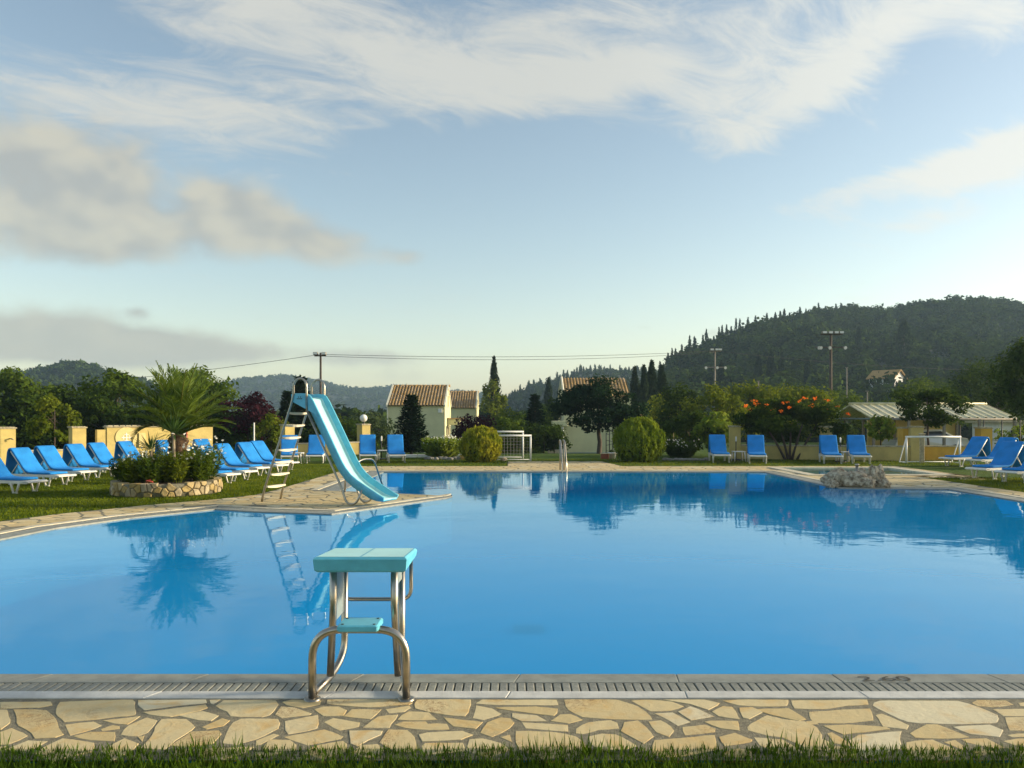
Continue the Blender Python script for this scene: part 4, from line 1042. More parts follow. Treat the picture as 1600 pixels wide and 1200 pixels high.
    MB().box(-.07, .07, -.05, .05, 0, 1.0, .01).build('post', 'coping', g); MB().box(-.09, .09, -.07, .07, 1.0, 1.04, .008).build('cap', 'coping', g)
    k = empty('garden_kerb', (-5.0, 31.6, 0), 0, 'low white kerb on the lawn behind the lounger pair by the fir', 'kerb')
    for i in range(7): MB().box(i * .62, i * .62 + .60, -.06, .06, 0, .12, .01).build('kerb_block', 'paint_white', k)
build_walls()

# ------------------------------------------------------------------ goals
def goal(name, label, loc, rz, w, h, d, net, group='white football goals'):
    t = empty(name, loc, rz, label, 'goal', group); r = .034
    for s in (-1, 1):
        MB().tube([(s * w / 2, 0, 0), (s * w / 2, 0, h)], r, 8).build('post', 'paint_white', t)
        MB().tube([(s * w / 2, 0, h), (s * w / 2, d, .02), (s * w / 2, 0, .02)], .02, 6).build('side_stay', 'paint_white', t)
    MB().tube([(-w / 2 - r, 0, h), (w / 2 + r, 0, h)], r, 8).build('crossbar', 'paint_white', t)
    MB().tube([(-w / 2, d, .025), (w / 2, d, .025)], .02, 6).build('ground_bar', 'paint_white', t)
    if net:
        nb = MB(); m = int(w / .12)
        for i in range(m + 1): x = -w / 2 + w * i / m; nb.tube([(x, 0, h - .03), (x, d, .03)], .003, 3, False)
        for i in range(9): q = i / 8; nb.tube([(-w / 2, d * q, h - (h - .03) * q), (w / 2, d * q, h - (h - .03) * q)], .003, 3, False)
        o = nb.build('net', 'net_white', t); o['kind'] = 'stuff'
    return t
a = gnd(829, 720.5); goal('football_goal', 'nearer white football goal with net right of the golden globe bush', (a.x - .78, a.y, 0), 0, 1.56, .93, .55, True)
a = gnd(817, 716.5); goal('football_goal', 'farther white football goal behind the nearer one', (a.x - .85, a.y, 0), 0, 1.7, 1.04, .55, True)
a = gnd(1458, 724); goal('football_goal', 'white pipe goal without net before the ochre wall', (a.x, a.y, 0), R(-2), 1.82, .92, .55, False)
# ------------------------------------------------------------------ planter, palm, yuccas, flowers
def stone_ring(t, r, h, seed, thick=.16):
    """ring wall of irregular rubble: many-sided stones bent round a cylinder"""
    rg = random.Random(seed); per = 2 * math.pi * r
    E = [((-1, .004), (per + 1, .004)), ((-1, h), (per + 1, h)), ((.004, -1), (.004, 1)), ((per - .004, -1), (per - .004, 1))]
    for poly in voronoi_stones(lambda p: 0 < p[0] < per and .02 < p[1] < h - .02, (0, per, 0, h), .165, seed, E, .011):
        if area(poly) < 0: poly = poly[::-1]
        if len(poly) < 3: continue
        poly = rough_poly(poly, .006, seed); n = len(poly); cx_, cz_ = sum(p[0] for p in poly) / n, sum(p[1] for p in poly) / n
        pr = rg.uniform(.004, .022); vs = []
        for rad, sc_ in ((r - thick, 1.0), (r - .014, 1.0), (r + pr * .6, .93), (r + pr, .78)):
            for x, z in poly:
                X, Z = cx_ + (x - cx_) * sc_, cz_ + (z - cz_) * sc_; a = X / r; vs.append((rad * math.cos(a), rad * math.sin(a), Z))
        fs = [tuple(range(3 * n, 4 * n))]
        for q in range(3):
            for i in range(n): fs.append((q * n + i, q * n + (i + 1) % n, q * n + n + (i + 1) % n, q * n + n + i))
        MB().raw(vs, fs).build('stone', 'planter_stone', t)
def frond_quads(base, az, elev, L, droop, n, ll, lw, rng, twist=.55):
    """one feather leaf: rachis tube points and leaflet quads"""
    pts = []; p = np.array(base, float); e = elev; ds = L / n
    for k in range(n + 1):
        pts.append(p.copy()); p = p + ds * np.array([math.cos(e) * math.cos(az), math.cos(e) * math.sin(az), math.sin(e)]); e -= droop / n * (.4 + 1.2 * k / n)
    pts = np.array(pts); V = []
    for k in range(2, n + 1):
        tg = unit(pts[k] - pts[k - 1]); side = unit(np.cross(tg, [0, 0, 1.0])); up = np.cross(side, tg); q = k / n
        l = ll * (math.sin(math.pi * min(1, .12 + q * .93)) ** .6 + .12); 
        for sub in (0, .33, .66):
            b = pts[k] * (1 - sub) + pts[k - 1] * sub
            for s in (-1, 1):
                d = unit(side * s * (.85 - .35 * q) + tg * (.55 + .5 * q) + up * (twist * .6) + rng.normal(size=3) * .10 - np.array([0, 0, .12]))
                w = unit(np.cross(d, up + rng.normal(size=3) * .3)) * lw * (.8 + .4 * rng.random())
                tip = b + d * l * (.85 + .3 * rng.random()); m = b + d * l * .4
                V.append([b, m + w, tip - np.array([0, 0, l * .06]), m - w])
    return pts, np.array(V)
def palm_planter():
    cx, cy_ = -7.31, 16.85; rng = np.random.default_rng(21)
    t = empty('stone_planter', (cx, cy_, 0), 0, 'round low planter of rough ochre stones on the lawn', 'planter')
    stone_ring(t, 1.08, .285, 3)
    MB().lathe([(.94, .0), (1.055, .0), (1.055, .255), (.94, .255)], 40).build('mortar_core', 'mortar', t)
    MB().lathe([(.95, .22), (.6, .27), (.001, .30)], 30).build('soil', 'soil', t)
    # palm
    b = at(279, 700, 17.05); t = empty('palm_tree', (b.x, b.y, .25), 0, 'feather palm with arching fronds growing from the stone planter', 'palm tree')
    tr = MB(); zs = np.linspace(0, .84, 12)
    tr.lathe([(.13 + .05 * (k % 2) * .8 + .05 * (z > .5), z) for k, z in enumerate(zs)] + [(.10, .98), (.001, 1.0)], 14); tr.build('trunk', 'bark_palm', t)
    scl = MB()
    for i in range(46):
        z = .12 + .8 * i / 46; a = i * 2.4; r = .16; c, s = math.cos(a), math.sin(a)
        scl.raw([(r * c - .05 * s, r * s + .05 * c, z), (r * c + .05 * s, r * s - .05 * c, z), ((r + .07) * c, (r + .07) * s, z + .13)], [(0, 1, 2)])
    scl.build('leaf_stubs', 'bark_palm', t)['kind'] = 'stuff'
    F_ = []   # azimuth deg, elevation deg, length, droop
    g = 0
    for i in range(36):
        q = i / 36; az = i * 137.5 + rng.uniform(-12, 12); el = 87 - 58 * q ** 1.15 + rng.uniform(-5, 5)
        F_.append((az, el, 1.30 + .34 * math.sin(math.pi * min(1, .25 + q * .8)), R(24 + 46 * q + rng.uniform(-10, 10))))
    F_ += [(186, 38, 1.35, R(140)), (-8, 30, 1.5, R(52)), (12, 42, 1.6, R(50)), (172, 52, 1.5, R(80)), (8, 60, 1.65, R(58)), (200, 62, 1.65, R(62))]
    for i, (az, el, L, dr) in enumerate(F_):
        L *= 1.04 - .16 * abs(math.cos(R(az))) * math.cos(R(el))
        pts, V = frond_quads((0, 0, .96), R(az), R(el), L, dr, 24, .27, .0105, rng)
        fr = link('frond', quads_mesh('frond', V), 'leaf_palm_old' if i == 36 else 'leaf_palm', t)
        MB().tube([tuple(p) for p in pts[::2]], [.022 - .019 * k / (len(pts[::2]) - 1) for k in range(len(pts[::2]))], 5).build('rib', 'leaf_palm_old' if i % 5 == 0 or i == 36 else 'leaf_palm', fr)
    # yuccas
    def yucca(name, label, loc, hs, L, n, seed, stem=.035, zmin=-.3):
        rg = np.random.default_rng(seed); t = empty(name, loc, 0, label, 'yucca')
        MB().tube([(0, 0, -.1), (.01, 0, hs * .5), (0, 0, hs)], [stem * 1.2, stem, stem * .9], 8).build('stem', 'stem_pale', t)
        V = []
        for i in range(n):
            a = i * 2.39996; e = math.asin(min(1, max(-1, zmin + (1 - zmin) * (1 - i / n) * .98))); l = L * rg.uniform(.8, 1.1)
            d = np.array([math.cos(e) * math.cos(a), math.cos(e) * math.sin(a), math.sin(e)]); sd_ = unit(np.cross(d, [0, 0, 1.0]) + 1e-6) * L * .034
            b0 = np.array([0, 0, hs]) + d * .03; m = b0 + d * l * .45; tip = b0 + d * l - np.array([0, 0, l * .10 * math.cos(e)])
            V.append([b0, m + sd_, tip, m - sd_])
        link('leaf_head', quads_mesh('leaf_head', np.array(V)), 'leaf_yucca', t)
    b = at(271, 720, 16.5); yucca('yucca', 'yucca with a spiky head on a bare stem in front of the palm', (b.x, b.y, .28), .98, .55, 70, 1)
    b = at(236, 715, 16.6); yucca('yucca', 'shorter spiky yucca left of the palm in the planter', (b.x, b.y, .28), .62, .46, 60, 2)
    b = gnd(1054, 712); yucca('yucca', 'slim yucca standing right of the large round bush', (b.x + .1, b.y + .8, 0), 1.1, .42, 46, 3, .03)
    # leafy flower plants filling the planter
    def flower_plant(label, loc, h, r, ns, flowers, seed, group, mat='leaf_mid', leaf=.11, name='daisy_plant', cat='plant'):
        rg = np.random.default_rng(seed); t = empty(name, loc, 0, label, cat, group); V = []; Fv = []; st = MB()
        for i in range(ns):
            a = rg.random() * 6.28; q = rg.random() ** .6 * r; hh = h * rg.uniform(.55, 1.0); lean = rg.uniform(.05, .28)
            bx, by = q * .55 * math.cos(a), q * .55 * math.sin(a); tx, ty = q * math.cos(a) + lean * math.cos(a) * .3, q * math.sin(a) + lean * math.sin(a) * .3
            st.tube([(bx, by, 0), ((bx + tx) / 2, (by + ty) / 2, hh * .55), (tx, ty, hh)], .004, 3, False)
            m = 20
            for k in range(m):
                z = hh * (.12 + .86 * k / m); w = k / m; p = np.array([bx + (tx - bx) * w, by + (ty - by) * w, z]); d = unit(np.append(rg.normal(size=2), .55)); l = leaf * rg.uniform(.7, 1.3) * (1.15 - .5 * w)
                sd_ = unit(np.cross(d, rg.normal(size=3))) * l * .13; V.append([p, p + d * l * .5 + sd_, p + d * l, p + d * l * .5 - sd_])
            if flowers and rg.random() < flowers:
                c = np.array([tx, ty, hh + .04 + .10 * rg.random()]); rr = rg.uniform(.026, .042); nn = unit(rg.normal(size=3) * .5 + np.array([.3, -.5, .7])); u = unit(np.cross(nn, [1, 0, .2])); v = np.cross(nn, u)
                for k in range(3):
                    a2 = k * 1.047; d = u * math.cos(a2) + v * math.sin(a2); e = -u * math.sin(a2) + v * math.cos(a2)
                    Fv.append([c - d * rr, c + e * rr * .45 + nn * .001 * k, c + d * rr, c - e * rr * .45])
        link('leaves', quads_mesh('leaves', np.array(V)), mat, t)['kind'] = 'stuff'
        st.build('stems', mat, t)['kind'] = 'stuff'
        if Fv: link('flowers', quads_mesh('flowers', np.array(Fv)), 'petal_white', t)['kind'] = 'stuff'
    labs = ['leafy plant at the left rim of the stone planter', 'leafy plant under the shorter yucca in the planter', 'leafy plant below the yucca stem at the front of the planter', 'daisy plant with white flowers right of the yucca stem in the planter',
            'daisy plant with white flowers at the right rim of the planter', 'white daisies at the back of the planter beside the palm trunk', 'daisy plant at the back right of the planter', 'white daisies at the back left of the planter']
    for i, (x, y, h, r, ns, fl) in enumerate([(-.72, -.25, .46, .34, 80, .12), (-.42, -.55, .52, .36, 90, .25), (0, -.62, .50, .36, 90, .08), (.35, -.45, .62, .38, 100, .35), (.72, -.15, .62, .32, 90, .45), (.15, .25, .72, .42, 70, .6), (.6, .45, .74, .4, 80, .7), (-.45, .3, .66, .42, 70, .55)]):
        flower_plant(labs[i], (cx + x, cy_ + y, .25), h + .06, r, ns, fl * .5, 40 + i, 'plants in the stone planter', 'leaf_bright' if i in (1, 3) else 'leaf_mid')
    # small red flower clump at the foot
    rg = np.random.default_rng(9); V, _ = crown(40, (0, 0, .05), (.10, .06, .04), .035, rg, 6)
    o = link('red_flowers', quads_mesh('red_flowers', V), 'petal_pink', None, (cx + .02, cy_ - .93, .27)); tag(o, 'small clump of red blooms at the front rim of the planter', 'flowers')
    # beds farther back
    b = gnd(690, 717); flower_plant('grassy clump topped with white daisies left of the golden bush', (b.x, b.y + .3, 0), .80, .72, 520, .30, 61, None, 'leaf_lime', .26, 'daisy_clump')
    b = gnd(1066, 716); flower_plant('dark leafy plant with white flowers right of the large round bush', (b.x, b.y + .3, 0), .66, .72, 240, .22, 62, None, 'leaf_dark', .14, 'flowering_plant')
    # edging stones of the beds
    rg = random.Random(4)
    def rock(name, label, cat, loc, s, seed, mat, group=None, sub=2, amp=.35, fr=2.2, sz=1.0):
        import bmesh
        bm = bmesh.new(); bmesh.ops.create_icosphere(bm, subdivisions=sub, radius=1)
        for v in bm.verts:
            p = v.co.copy(); n1 = mnoise.noise(p * fr + Vector((seed * 7.1, 0, 0))); n2 = mnoise.noise(p * fr * 2.6 + Vector((0, seed * 3.7, 0))); n3 = mnoise.noise(p * fr * 6 + Vector((0, seed * 3.7, 2)))
            v.co = p * (1 + amp * n1 + amp * .45 * n2 + amp * .22 * n3)
        me = bpy.data.meshes.new(name); bm.to_mesh(me); bm.free()
        me.polygons.foreach_set('use_smooth', [sub > 3] * len(me.polygons))
        o = link(name, me, mat, None, loc); o.scale = s; tag(o, label, cat, group); return o
    ORD = ['first', 'second', 'third', 'fourth', 'fifth', 'sixth', 'seventh', 'eighth', 'ninth']
    for i in range(8):
        b = gnd(668 + i * 7.2, 717 + (i % 3) * .5)
        rock('edging_stone', 'grey edging stone below the grassy daisy clump, %s from the left' % ORD[i], 'stone', (b.x, b.y - .25, .03), (rg.uniform(.10, .15), .10, rg.uniform(.07, .10)), i, 'rock_grey', 'edging stones of the daisy bed')
    for i in range(9):
        b = gnd(1040 + i * 8, 719 + (i % 2) * .4)
        rock('edging_stone', 'low edging stone of the bed right of the large round bush, %s from the left' % ORD[i], 'stone', (b.x, b.y, .02), (rg.uniform(.11, .16), .09, rg.uniform(.05, .08)), 20 + i, 'rock_grey', 'edging stones of the shaded bed')
    b = gnd(724, 718); rock('ochre_rock', 'yellow ochre rock between daisy clump and golden bush', 'rock', (b.x, b.y, .06), (.19, .14, .13), 41, 'rock_ochre')
    b = gnd(787, 720); rock('pale_rock', 'small pale rock at the right foot of the golden bush', 'rock', (b.x, b.y, .05), (.13, .10, .09), 42, 'rock_pale')
    # fountain rocks at the pool corner
    RK = [('left boulder of the fountain rocks at the pool corner', 1311, 758, 18.6, .30, .28, .25, 1), ('pale pitted boulder in the middle front of the fountain rocks', 1337, 760, 18.35, .31, .26, .24, 2), ('right upright boulder of the fountain rocks', 1368, 757, 18.55, .21, .24, .31, 3),
          ('low boulder between the middle and right fountain rocks', 1354, 761, 18.25, .20, .20, .17, 5), ('small rock at the right foot of the fountain rocks', 1381, 762, 18.2, .14, .15, .12, 6), ('boulder at the back of the fountain rocks', 1345, 752, 18.95, .32, .26, .24, 7), ('small rock at the left foot of the fountain rocks', 1300, 761, 18.3, .13, .14, .11, 8)]
    for lab, px, py, d, a, b_, c, sd_ in RK:
        rock('fountain_rock', lab, 'rock', ((px - 800) * d / F, d, c * .45), (a, b_, c), sd_, 'rock_pale', 'rocks of the fountain', 4, .48, 1.6)
    b = at(1339, 745, 18.75); t = empty('fountain_spout', (b.x, b.y, 0), 0, 'short steel fountain pipe standing out of the rocks', 'fountain')
    MB().tube([(0, 0, 0), (0, 0, .46)], .032, 10).build('pipe', 'steel_dull', t); MB().lathe([(.032, .44), (.05, .47), (.05, .50), (.001, .50)], 12).build('nozzle', 'steel', t)
    # pots and iron lanterns left of the large round bush
    b = gnd(957, 716.5); t = empty('flower_pot', (b.x, b.y, 0), 0, 'white tapered plant pot at the left foot of the round bush', 'plant pot')
    MB().lathe([(.001, 0), (.10, 0), (.15, .19), (.175, .20), (.175, .24), (.14, .24), (.13, .16), (.001, .16)], 18).build('pot', 'paint_white', t)
    V, _ = crown(120, (0, 0, .28), (.13, .13, .08), .06, np.random.default_rng(5), 8); link('plant', quads_mesh('plant', V), 'leaf_dark', t)
    b = gnd(945, 717); t = empty('planter_box', (b.x, b.y, 0), 0, 'small reddish brown planter box beside the white pot', 'plant pot')
    MB().box(-.15, .15, -.1, .1, 0, .19, .012).build('box', 'terracotta', t); MB().box(-.17, .17, -.12, .12, .19, .22, .008).build('rim', 'coping', t)
    b = gnd(956, 711.5); t = empty('iron_trellis', (b.x, b.y, 0), 0, 'dark iron trellis standing behind the plant pots', 'trellis')
    for x in (-.24, -.10, .04, .18): MB().tube([(x, 0, 0), (x, 0, .95 if abs(x) > .15 else 1.1)], .018, 6).build('upright', 'iron_black', t)
    for i in range(4): MB().tube([(-.24 + .0 * i, 0, .2 + i * .22), (.18, 0, .2 + i * .22 + (.1 if i % 2 else -.1))], .009, 5).build('cross_bar', 'iron_black', t)
palm_planter()

# ------------------------------------------------------------------ bushes and trees
def globe(name, label, px, base, r, hz, n, leaf, mat, seed):
    rng = np.random.default_rng(seed); g = gnd(px, base); t = empty(name, (g.x, g.y + r * .8, 0), 0, label, 'bush')
    d = unit(rng.normal(size=(n, 3))); d[:, 2] = np.abs(d[:, 2]) * np.where(rng.random(n) < .36, -1, 1)
    lob = np.array([mnoise.noise(Vector((a * 3.4, b * 3.4, c * 2.2 + seed))) for a, b, c in d]); lob2 = np.array([mnoise.noise(Vector((a * 9, b * 9, c * 4 + seed))) for a, b, c in d])
    rr = (1 + .10 * lob + .16 * lob2) * (1 - .22 * rng.random(n) ** 2.2)
    P = d * rr[:, None] * np.array([r, r, hz * .56]); P[:, 2] += hz * .46; P[:, 2] = np.maximum(P[:, 2], .03)
    N = d * .9 + rng.normal(size=(n, 3)) * .5; sz = leaf * (.6 + .9 * rng.random(n))
    ax = np.tile([0, 0, 1.0], (n, 1)) + d * .35 + rng.normal(size=(n, 3)) * .35
    link('foliage', quads_mesh('foliage', leaf_quads(P, N, sz * 1.7, sz * .5, rng, ax)), mat, t)
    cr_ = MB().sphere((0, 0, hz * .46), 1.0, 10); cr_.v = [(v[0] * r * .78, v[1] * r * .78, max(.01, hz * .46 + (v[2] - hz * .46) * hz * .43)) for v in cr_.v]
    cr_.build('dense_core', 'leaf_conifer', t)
    MB().tube([(0, 0, -.05), (0, 0, hz * .4)], [.06, .04], 6).build('trunk', 'bark', t)
globe('globe_bush', 'golden yellow-green clipped globe bush beyond the far pool edge', 750, 722.5, .73, 1.23, 11000, .072, 'leaf_gold', 1)
globe('globe_bush', 'large green clipped globe bush right of the dark spreading tree', 1003, 722.5, .90, 1.54, 14000, .080, 'leaf_thuja', 2)

def fir(name, label, loc, h, r, seed, n_b=150, mat='leaf_conifer', sparse=1.0, group=None):
    rng = np.random.default_rng(seed); t = empty(name, loc, 0, label, 'conifer', group); V = []
    for i in range(n_b):
        q = (i + rng.random()) / n_b; z = h * (.06 + .92 * q); L = r * (1 - q) ** .85 * rng.uniform(.72, 1.12) + .05; a = i * 2.39996 + rng.normal() * .2
        m = max(10, int(L / .022 * sparse)); e0 = .30 + .5 * q
        for k in range(m):
            u = (k + rng.random()) / m; sp = .16 * L * (1 - u) + .03
            x = L * u; zz = z + x * math.sin(e0) * .55 - .10 * L * math.sin(u * 2.2)
            p = np.array([math.cos(a) * x, math.sin(a) * x, zz]) + rng.normal(size=3) * np.array([sp, sp, .02])
            for s in (-1, 1):
                d = unit(np.array([math.cos(a + s * .75), math.sin(a + s * .75), .22]) + rng.normal(size=3) * .2); l = .17 * rng.uniform(.7, 1.3) * h / 2.4; w = unit(np.cross(d, [0, 0, 1.0]) + rng.normal(size=3) * .3) * l * .22
                V.append([p, p + d * l * .5 + w, p + d * l, p + d * l * .5 - w])
    link('crown', quads_mesh('crown', np.array(V)), mat, t)
    MB().tube([(0, 0, -.1), (0, 0, h * .97)], [h * .028, .008], 8).build('trunk', 'bark', t)
    return t
def G(px, d): return ((px - 800) * d / F, d, hgt((px - 800) * d / F, d))
def top_h(py, d): x = (0, d); return EYE - (py - HOR) * d / F - hgt(0, d)
fir('fir_tree', 'dark fir with layered branches in front of the yellow house', G(643, 33), top_h(617, 33), .86, 5, 170)
fir('fir_tree', 'narrow dark fir left of the slide ladder', G(449, 37), top_h(611, 37), .62, 6, 120)
fir('fir_tree', 'dark fir whose tip shows between the slide handrails', G(469, 40), top_h(588, 40), .85, 7, 120)
fir('fir_tree', 'young dark fir among the shrubs left of the third house', G(836, 47), top_h(616, 47), .9, 8, 110)

def bgtrees():
    k = 100
    def T(name, label, px, top, d, wpx, n, leaf, mat, base=None, group=None, rz=None, **kw):
        nonlocal k
        k += 1; h = top_h(top, d); rx = wpx * d / F / 2
        return tree(name, label, kw.pop('cat', 'tree'), G(px, d), h, rx, rz or h * .42, n, leaf, mat, k, group, **kw)
    B = 'trees behind the left wall'
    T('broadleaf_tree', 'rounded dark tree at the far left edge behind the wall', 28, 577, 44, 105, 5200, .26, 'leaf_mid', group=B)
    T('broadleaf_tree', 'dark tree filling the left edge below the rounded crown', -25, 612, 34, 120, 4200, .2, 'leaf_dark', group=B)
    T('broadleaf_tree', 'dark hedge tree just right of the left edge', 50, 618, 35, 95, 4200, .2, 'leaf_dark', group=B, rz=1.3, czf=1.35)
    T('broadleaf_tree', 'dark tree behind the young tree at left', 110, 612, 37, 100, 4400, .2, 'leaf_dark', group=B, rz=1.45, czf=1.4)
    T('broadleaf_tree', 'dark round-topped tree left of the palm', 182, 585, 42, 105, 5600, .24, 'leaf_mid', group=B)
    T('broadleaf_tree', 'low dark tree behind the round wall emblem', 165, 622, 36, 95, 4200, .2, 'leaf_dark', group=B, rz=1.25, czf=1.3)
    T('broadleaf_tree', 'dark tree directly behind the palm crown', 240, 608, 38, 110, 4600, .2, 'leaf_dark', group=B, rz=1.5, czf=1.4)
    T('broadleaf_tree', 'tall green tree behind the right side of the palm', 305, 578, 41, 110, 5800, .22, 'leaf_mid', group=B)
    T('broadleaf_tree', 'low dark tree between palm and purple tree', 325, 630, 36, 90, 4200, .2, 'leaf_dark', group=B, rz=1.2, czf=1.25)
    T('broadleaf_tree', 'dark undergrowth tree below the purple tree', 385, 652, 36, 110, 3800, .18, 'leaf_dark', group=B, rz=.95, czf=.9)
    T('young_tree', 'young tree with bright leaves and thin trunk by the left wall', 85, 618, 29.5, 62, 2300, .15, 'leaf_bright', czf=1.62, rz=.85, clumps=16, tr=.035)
    T('purple_plum_tree', 'dark purple-leaved plum tree left of the slide', 388, 611, 35, 84, 3800, .16, 'leaf_purple', rz=1.05)
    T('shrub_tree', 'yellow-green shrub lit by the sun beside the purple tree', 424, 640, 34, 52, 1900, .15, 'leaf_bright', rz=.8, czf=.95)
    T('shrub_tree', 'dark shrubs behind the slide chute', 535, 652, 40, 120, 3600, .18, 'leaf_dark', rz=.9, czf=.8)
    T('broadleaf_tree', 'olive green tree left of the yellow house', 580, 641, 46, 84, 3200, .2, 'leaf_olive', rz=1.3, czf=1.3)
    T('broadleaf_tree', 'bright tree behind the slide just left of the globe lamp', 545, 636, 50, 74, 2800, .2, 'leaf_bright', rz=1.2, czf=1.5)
    T('purple_shrub', 'dark purple shrub behind the golden globe bush', 740, 648, 37, 62, 2700, .14, 'leaf_purple', rz=.8, czf=.95, cat='shrub')
    M = 'trees beyond the football goals'
    T('ivy_tree', 'yellow-green ivy growth around the foot of the lone tall cypress', 770, 600, 80, 40, 1800, .3, 'leaf_bright', rz=2.0)
    T('broadleaf_tree', 'green shrubs below the lone tall cypress', 790, 632, 60, 70, 3000, .25, 'leaf_bright', group=M, rz=1.9, czf=1.6)
    T('broadleaf_tree', 'dark bushes behind the goals at left', 785, 655, 42, 70, 2800, .17, 'leaf_mid', group=M, rz=.9, czf=.9)
    T('broadleaf_tree', 'green tree in the middle of the gap between the houses', 825, 634, 56, 80, 3400, .23, 'leaf_mid', group=M, rz=1.7, czf=1.6)
    T('broadleaf_tree', 'dark tree hugging the left corner of the third house', 868, 622, 60, 56, 3000, .23, 'leaf_dark', group=M, rz=2.0)
    T('broadleaf_tree', 'low dark bushes right behind the goals', 850, 662, 44, 80, 3000, .17, 'leaf_dark', group=M, rz=.85, czf=.8)
    T('oleander', 'low shrub with pink blooms by the steps of the third house', 866, 672, 44, 26, 900, .13, 'leaf_dark', rz=.6, czf=.75, cat='shrub')
    # dark spreading tree in front of the third house
    T('spreading_tree', 'dark wide-crowned pine-like tree with forked trunk before the third house', 936, 590, 37, 122, 13000, .15, 'leaf_conifer', rz=1.18, czf=2.22, clumps=54, cr=.34, rmin=.2, flat=.72, tr=.12, tips=16)
    N_ = 'trees between house and orange shrub'
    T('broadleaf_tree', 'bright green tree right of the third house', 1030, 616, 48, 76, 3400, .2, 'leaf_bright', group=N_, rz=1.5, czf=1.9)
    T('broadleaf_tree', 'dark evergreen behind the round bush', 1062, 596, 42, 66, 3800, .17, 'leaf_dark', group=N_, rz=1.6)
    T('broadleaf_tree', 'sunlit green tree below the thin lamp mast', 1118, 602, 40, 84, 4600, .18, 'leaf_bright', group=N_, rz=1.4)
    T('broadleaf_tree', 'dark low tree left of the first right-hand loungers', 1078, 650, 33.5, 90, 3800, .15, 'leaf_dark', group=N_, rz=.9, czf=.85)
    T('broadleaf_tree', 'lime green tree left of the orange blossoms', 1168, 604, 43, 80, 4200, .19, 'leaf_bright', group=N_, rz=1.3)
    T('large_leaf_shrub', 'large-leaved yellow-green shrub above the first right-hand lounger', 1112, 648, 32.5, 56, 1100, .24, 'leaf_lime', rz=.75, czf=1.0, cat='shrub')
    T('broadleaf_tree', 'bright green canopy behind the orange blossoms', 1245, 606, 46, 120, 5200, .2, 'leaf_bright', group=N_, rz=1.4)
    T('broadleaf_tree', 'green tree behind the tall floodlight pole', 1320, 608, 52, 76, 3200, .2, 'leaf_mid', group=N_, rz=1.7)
    # orange-flowered shrub
    d = 30.0; t = empty('trumpet_shrub', G(1232, d), 0, 'wide dark shrub with orange blossoms and bare twisted trunks by the wall', 'shrub')
    rng = np.random.default_rng(77); V, C = crown(9500, (0, 0, 1.52), (1.95, 1.0, .72), .13, rng, 34, .34, .3); link('crown', quads_mesh('crown', V), 'leaf_dark', t)
    for i, (dx, tx) in enumerate([(-.10, -.9), (0, -.35), (.12, .55), (.30, 1.1), (.05, .1)]):
        MB().tube([(dx, 0, -.05), (dx + (tx - dx) * .25, .02, .35), (dx + (tx - dx) * .5, 0, .7), (tx, .05, 1.35)], [.055, .045, .04, .02], 7).build('trunk', 'bark', t)
    fl = []
    for px, py in [(1166, 634), (1178, 627), (1184, 632), (1196, 633), (1208, 640), (1228, 630), (1234, 636), (1249, 626), (1258, 622), (1272, 622), (1291, 626), (1292, 640), (1310, 635), (1324, 647), (1174, 640), (1222, 642), (1268, 634)]:
        p = at(px, py, d - .55 + rng.uniform(-.2, .2)); q = np.array([p.x - t.location.x, p.y - t.location.y, p.z])
        W, _ = crown(26, q, (.12, .09, .06), .065, rng, 5, .5); fl.append(W)
    link('blossoms', quads_mesh('blossoms', np.concatenate(fl)), 'petal_orange', t)['kind'] = 'stuff'
    # right side
    Q = 'trees at the right'
    T('courtyard_tree', 'dark small tree with thin leaning trunk before the carport', 1450, 612, 30.2, 96, 4200, .13, 'leaf_dark', rz=.72, czf=2.0, tr=.055, flat=.7)
    T('broadleaf_tree', 'broad green-topped tree above the carport roof', 1450, 590, 58, 130, 6500, .2, 'leaf_mid', group=Q, rz=2.2)
    T('broadleaf_tree', 'dark tree at the right behind the carport end', 1560, 556, 55, 130, 6500, .19, 'leaf_dark', group=Q, rz=2.0)
    T('broadleaf_tree', 'tall dark tree overhanging at the right edge', 1610, 536, 33, 130, 8200, .16, 'leaf_dark', group=Q, rz=1.7, czf=2.95)
    T('broadleaf_tree', 'green tree on the slope left of the white house', 1320, 606, 95, 50, 2600, .32, 'leaf_mid', group=Q, rz=2.4)
    T('broadleaf_tree', 'dark wood edge beneath the hill at right of the pole', 1500, 572, 85, 170, 5200, .36, 'leaf_dark', group=Q, rz=3.2)
    T('broadleaf_tree', 'dark trees at the foot of the hill left of the pole', 1225, 596, 80, 150, 5200, .34, 'leaf_dark', group=Q, rz=2.4)
    T('broadleaf_tree', 'bright bush beyond the fence at the right edge', 1590, 675, 36, 60, 1500, .14, 'leaf_lime', group=Q, rz=.5, czf=.7)
    T('potted_plant', 'bright large-leaved potted plant behind the right wall', 1376, 652, 32, 40, 620, .2, 'leaf_lime', rz=.5, czf=1.15, cat='plant')
    # tree just outside the right edge, seen in the water
    for i, (x, y, h, w) in enumerate([(15.6, 19.2, 5.0, 1.7)]):
        k += 1
        tree('broadleaf_tree', 'tree leaning in from the right behind the nearest right-hand loungers', 'tree', (x, y, 0), h, w, h * .42, 5200, .22, 'leaf_mid', k, 'trees right of the pool', clumps=40)
    # cypresses
    cypress('tall_cypress', 'lone tall cypress between the second house and the hill', G(772, 83), top_h(558, 83), .78, 2600, .28, 801)
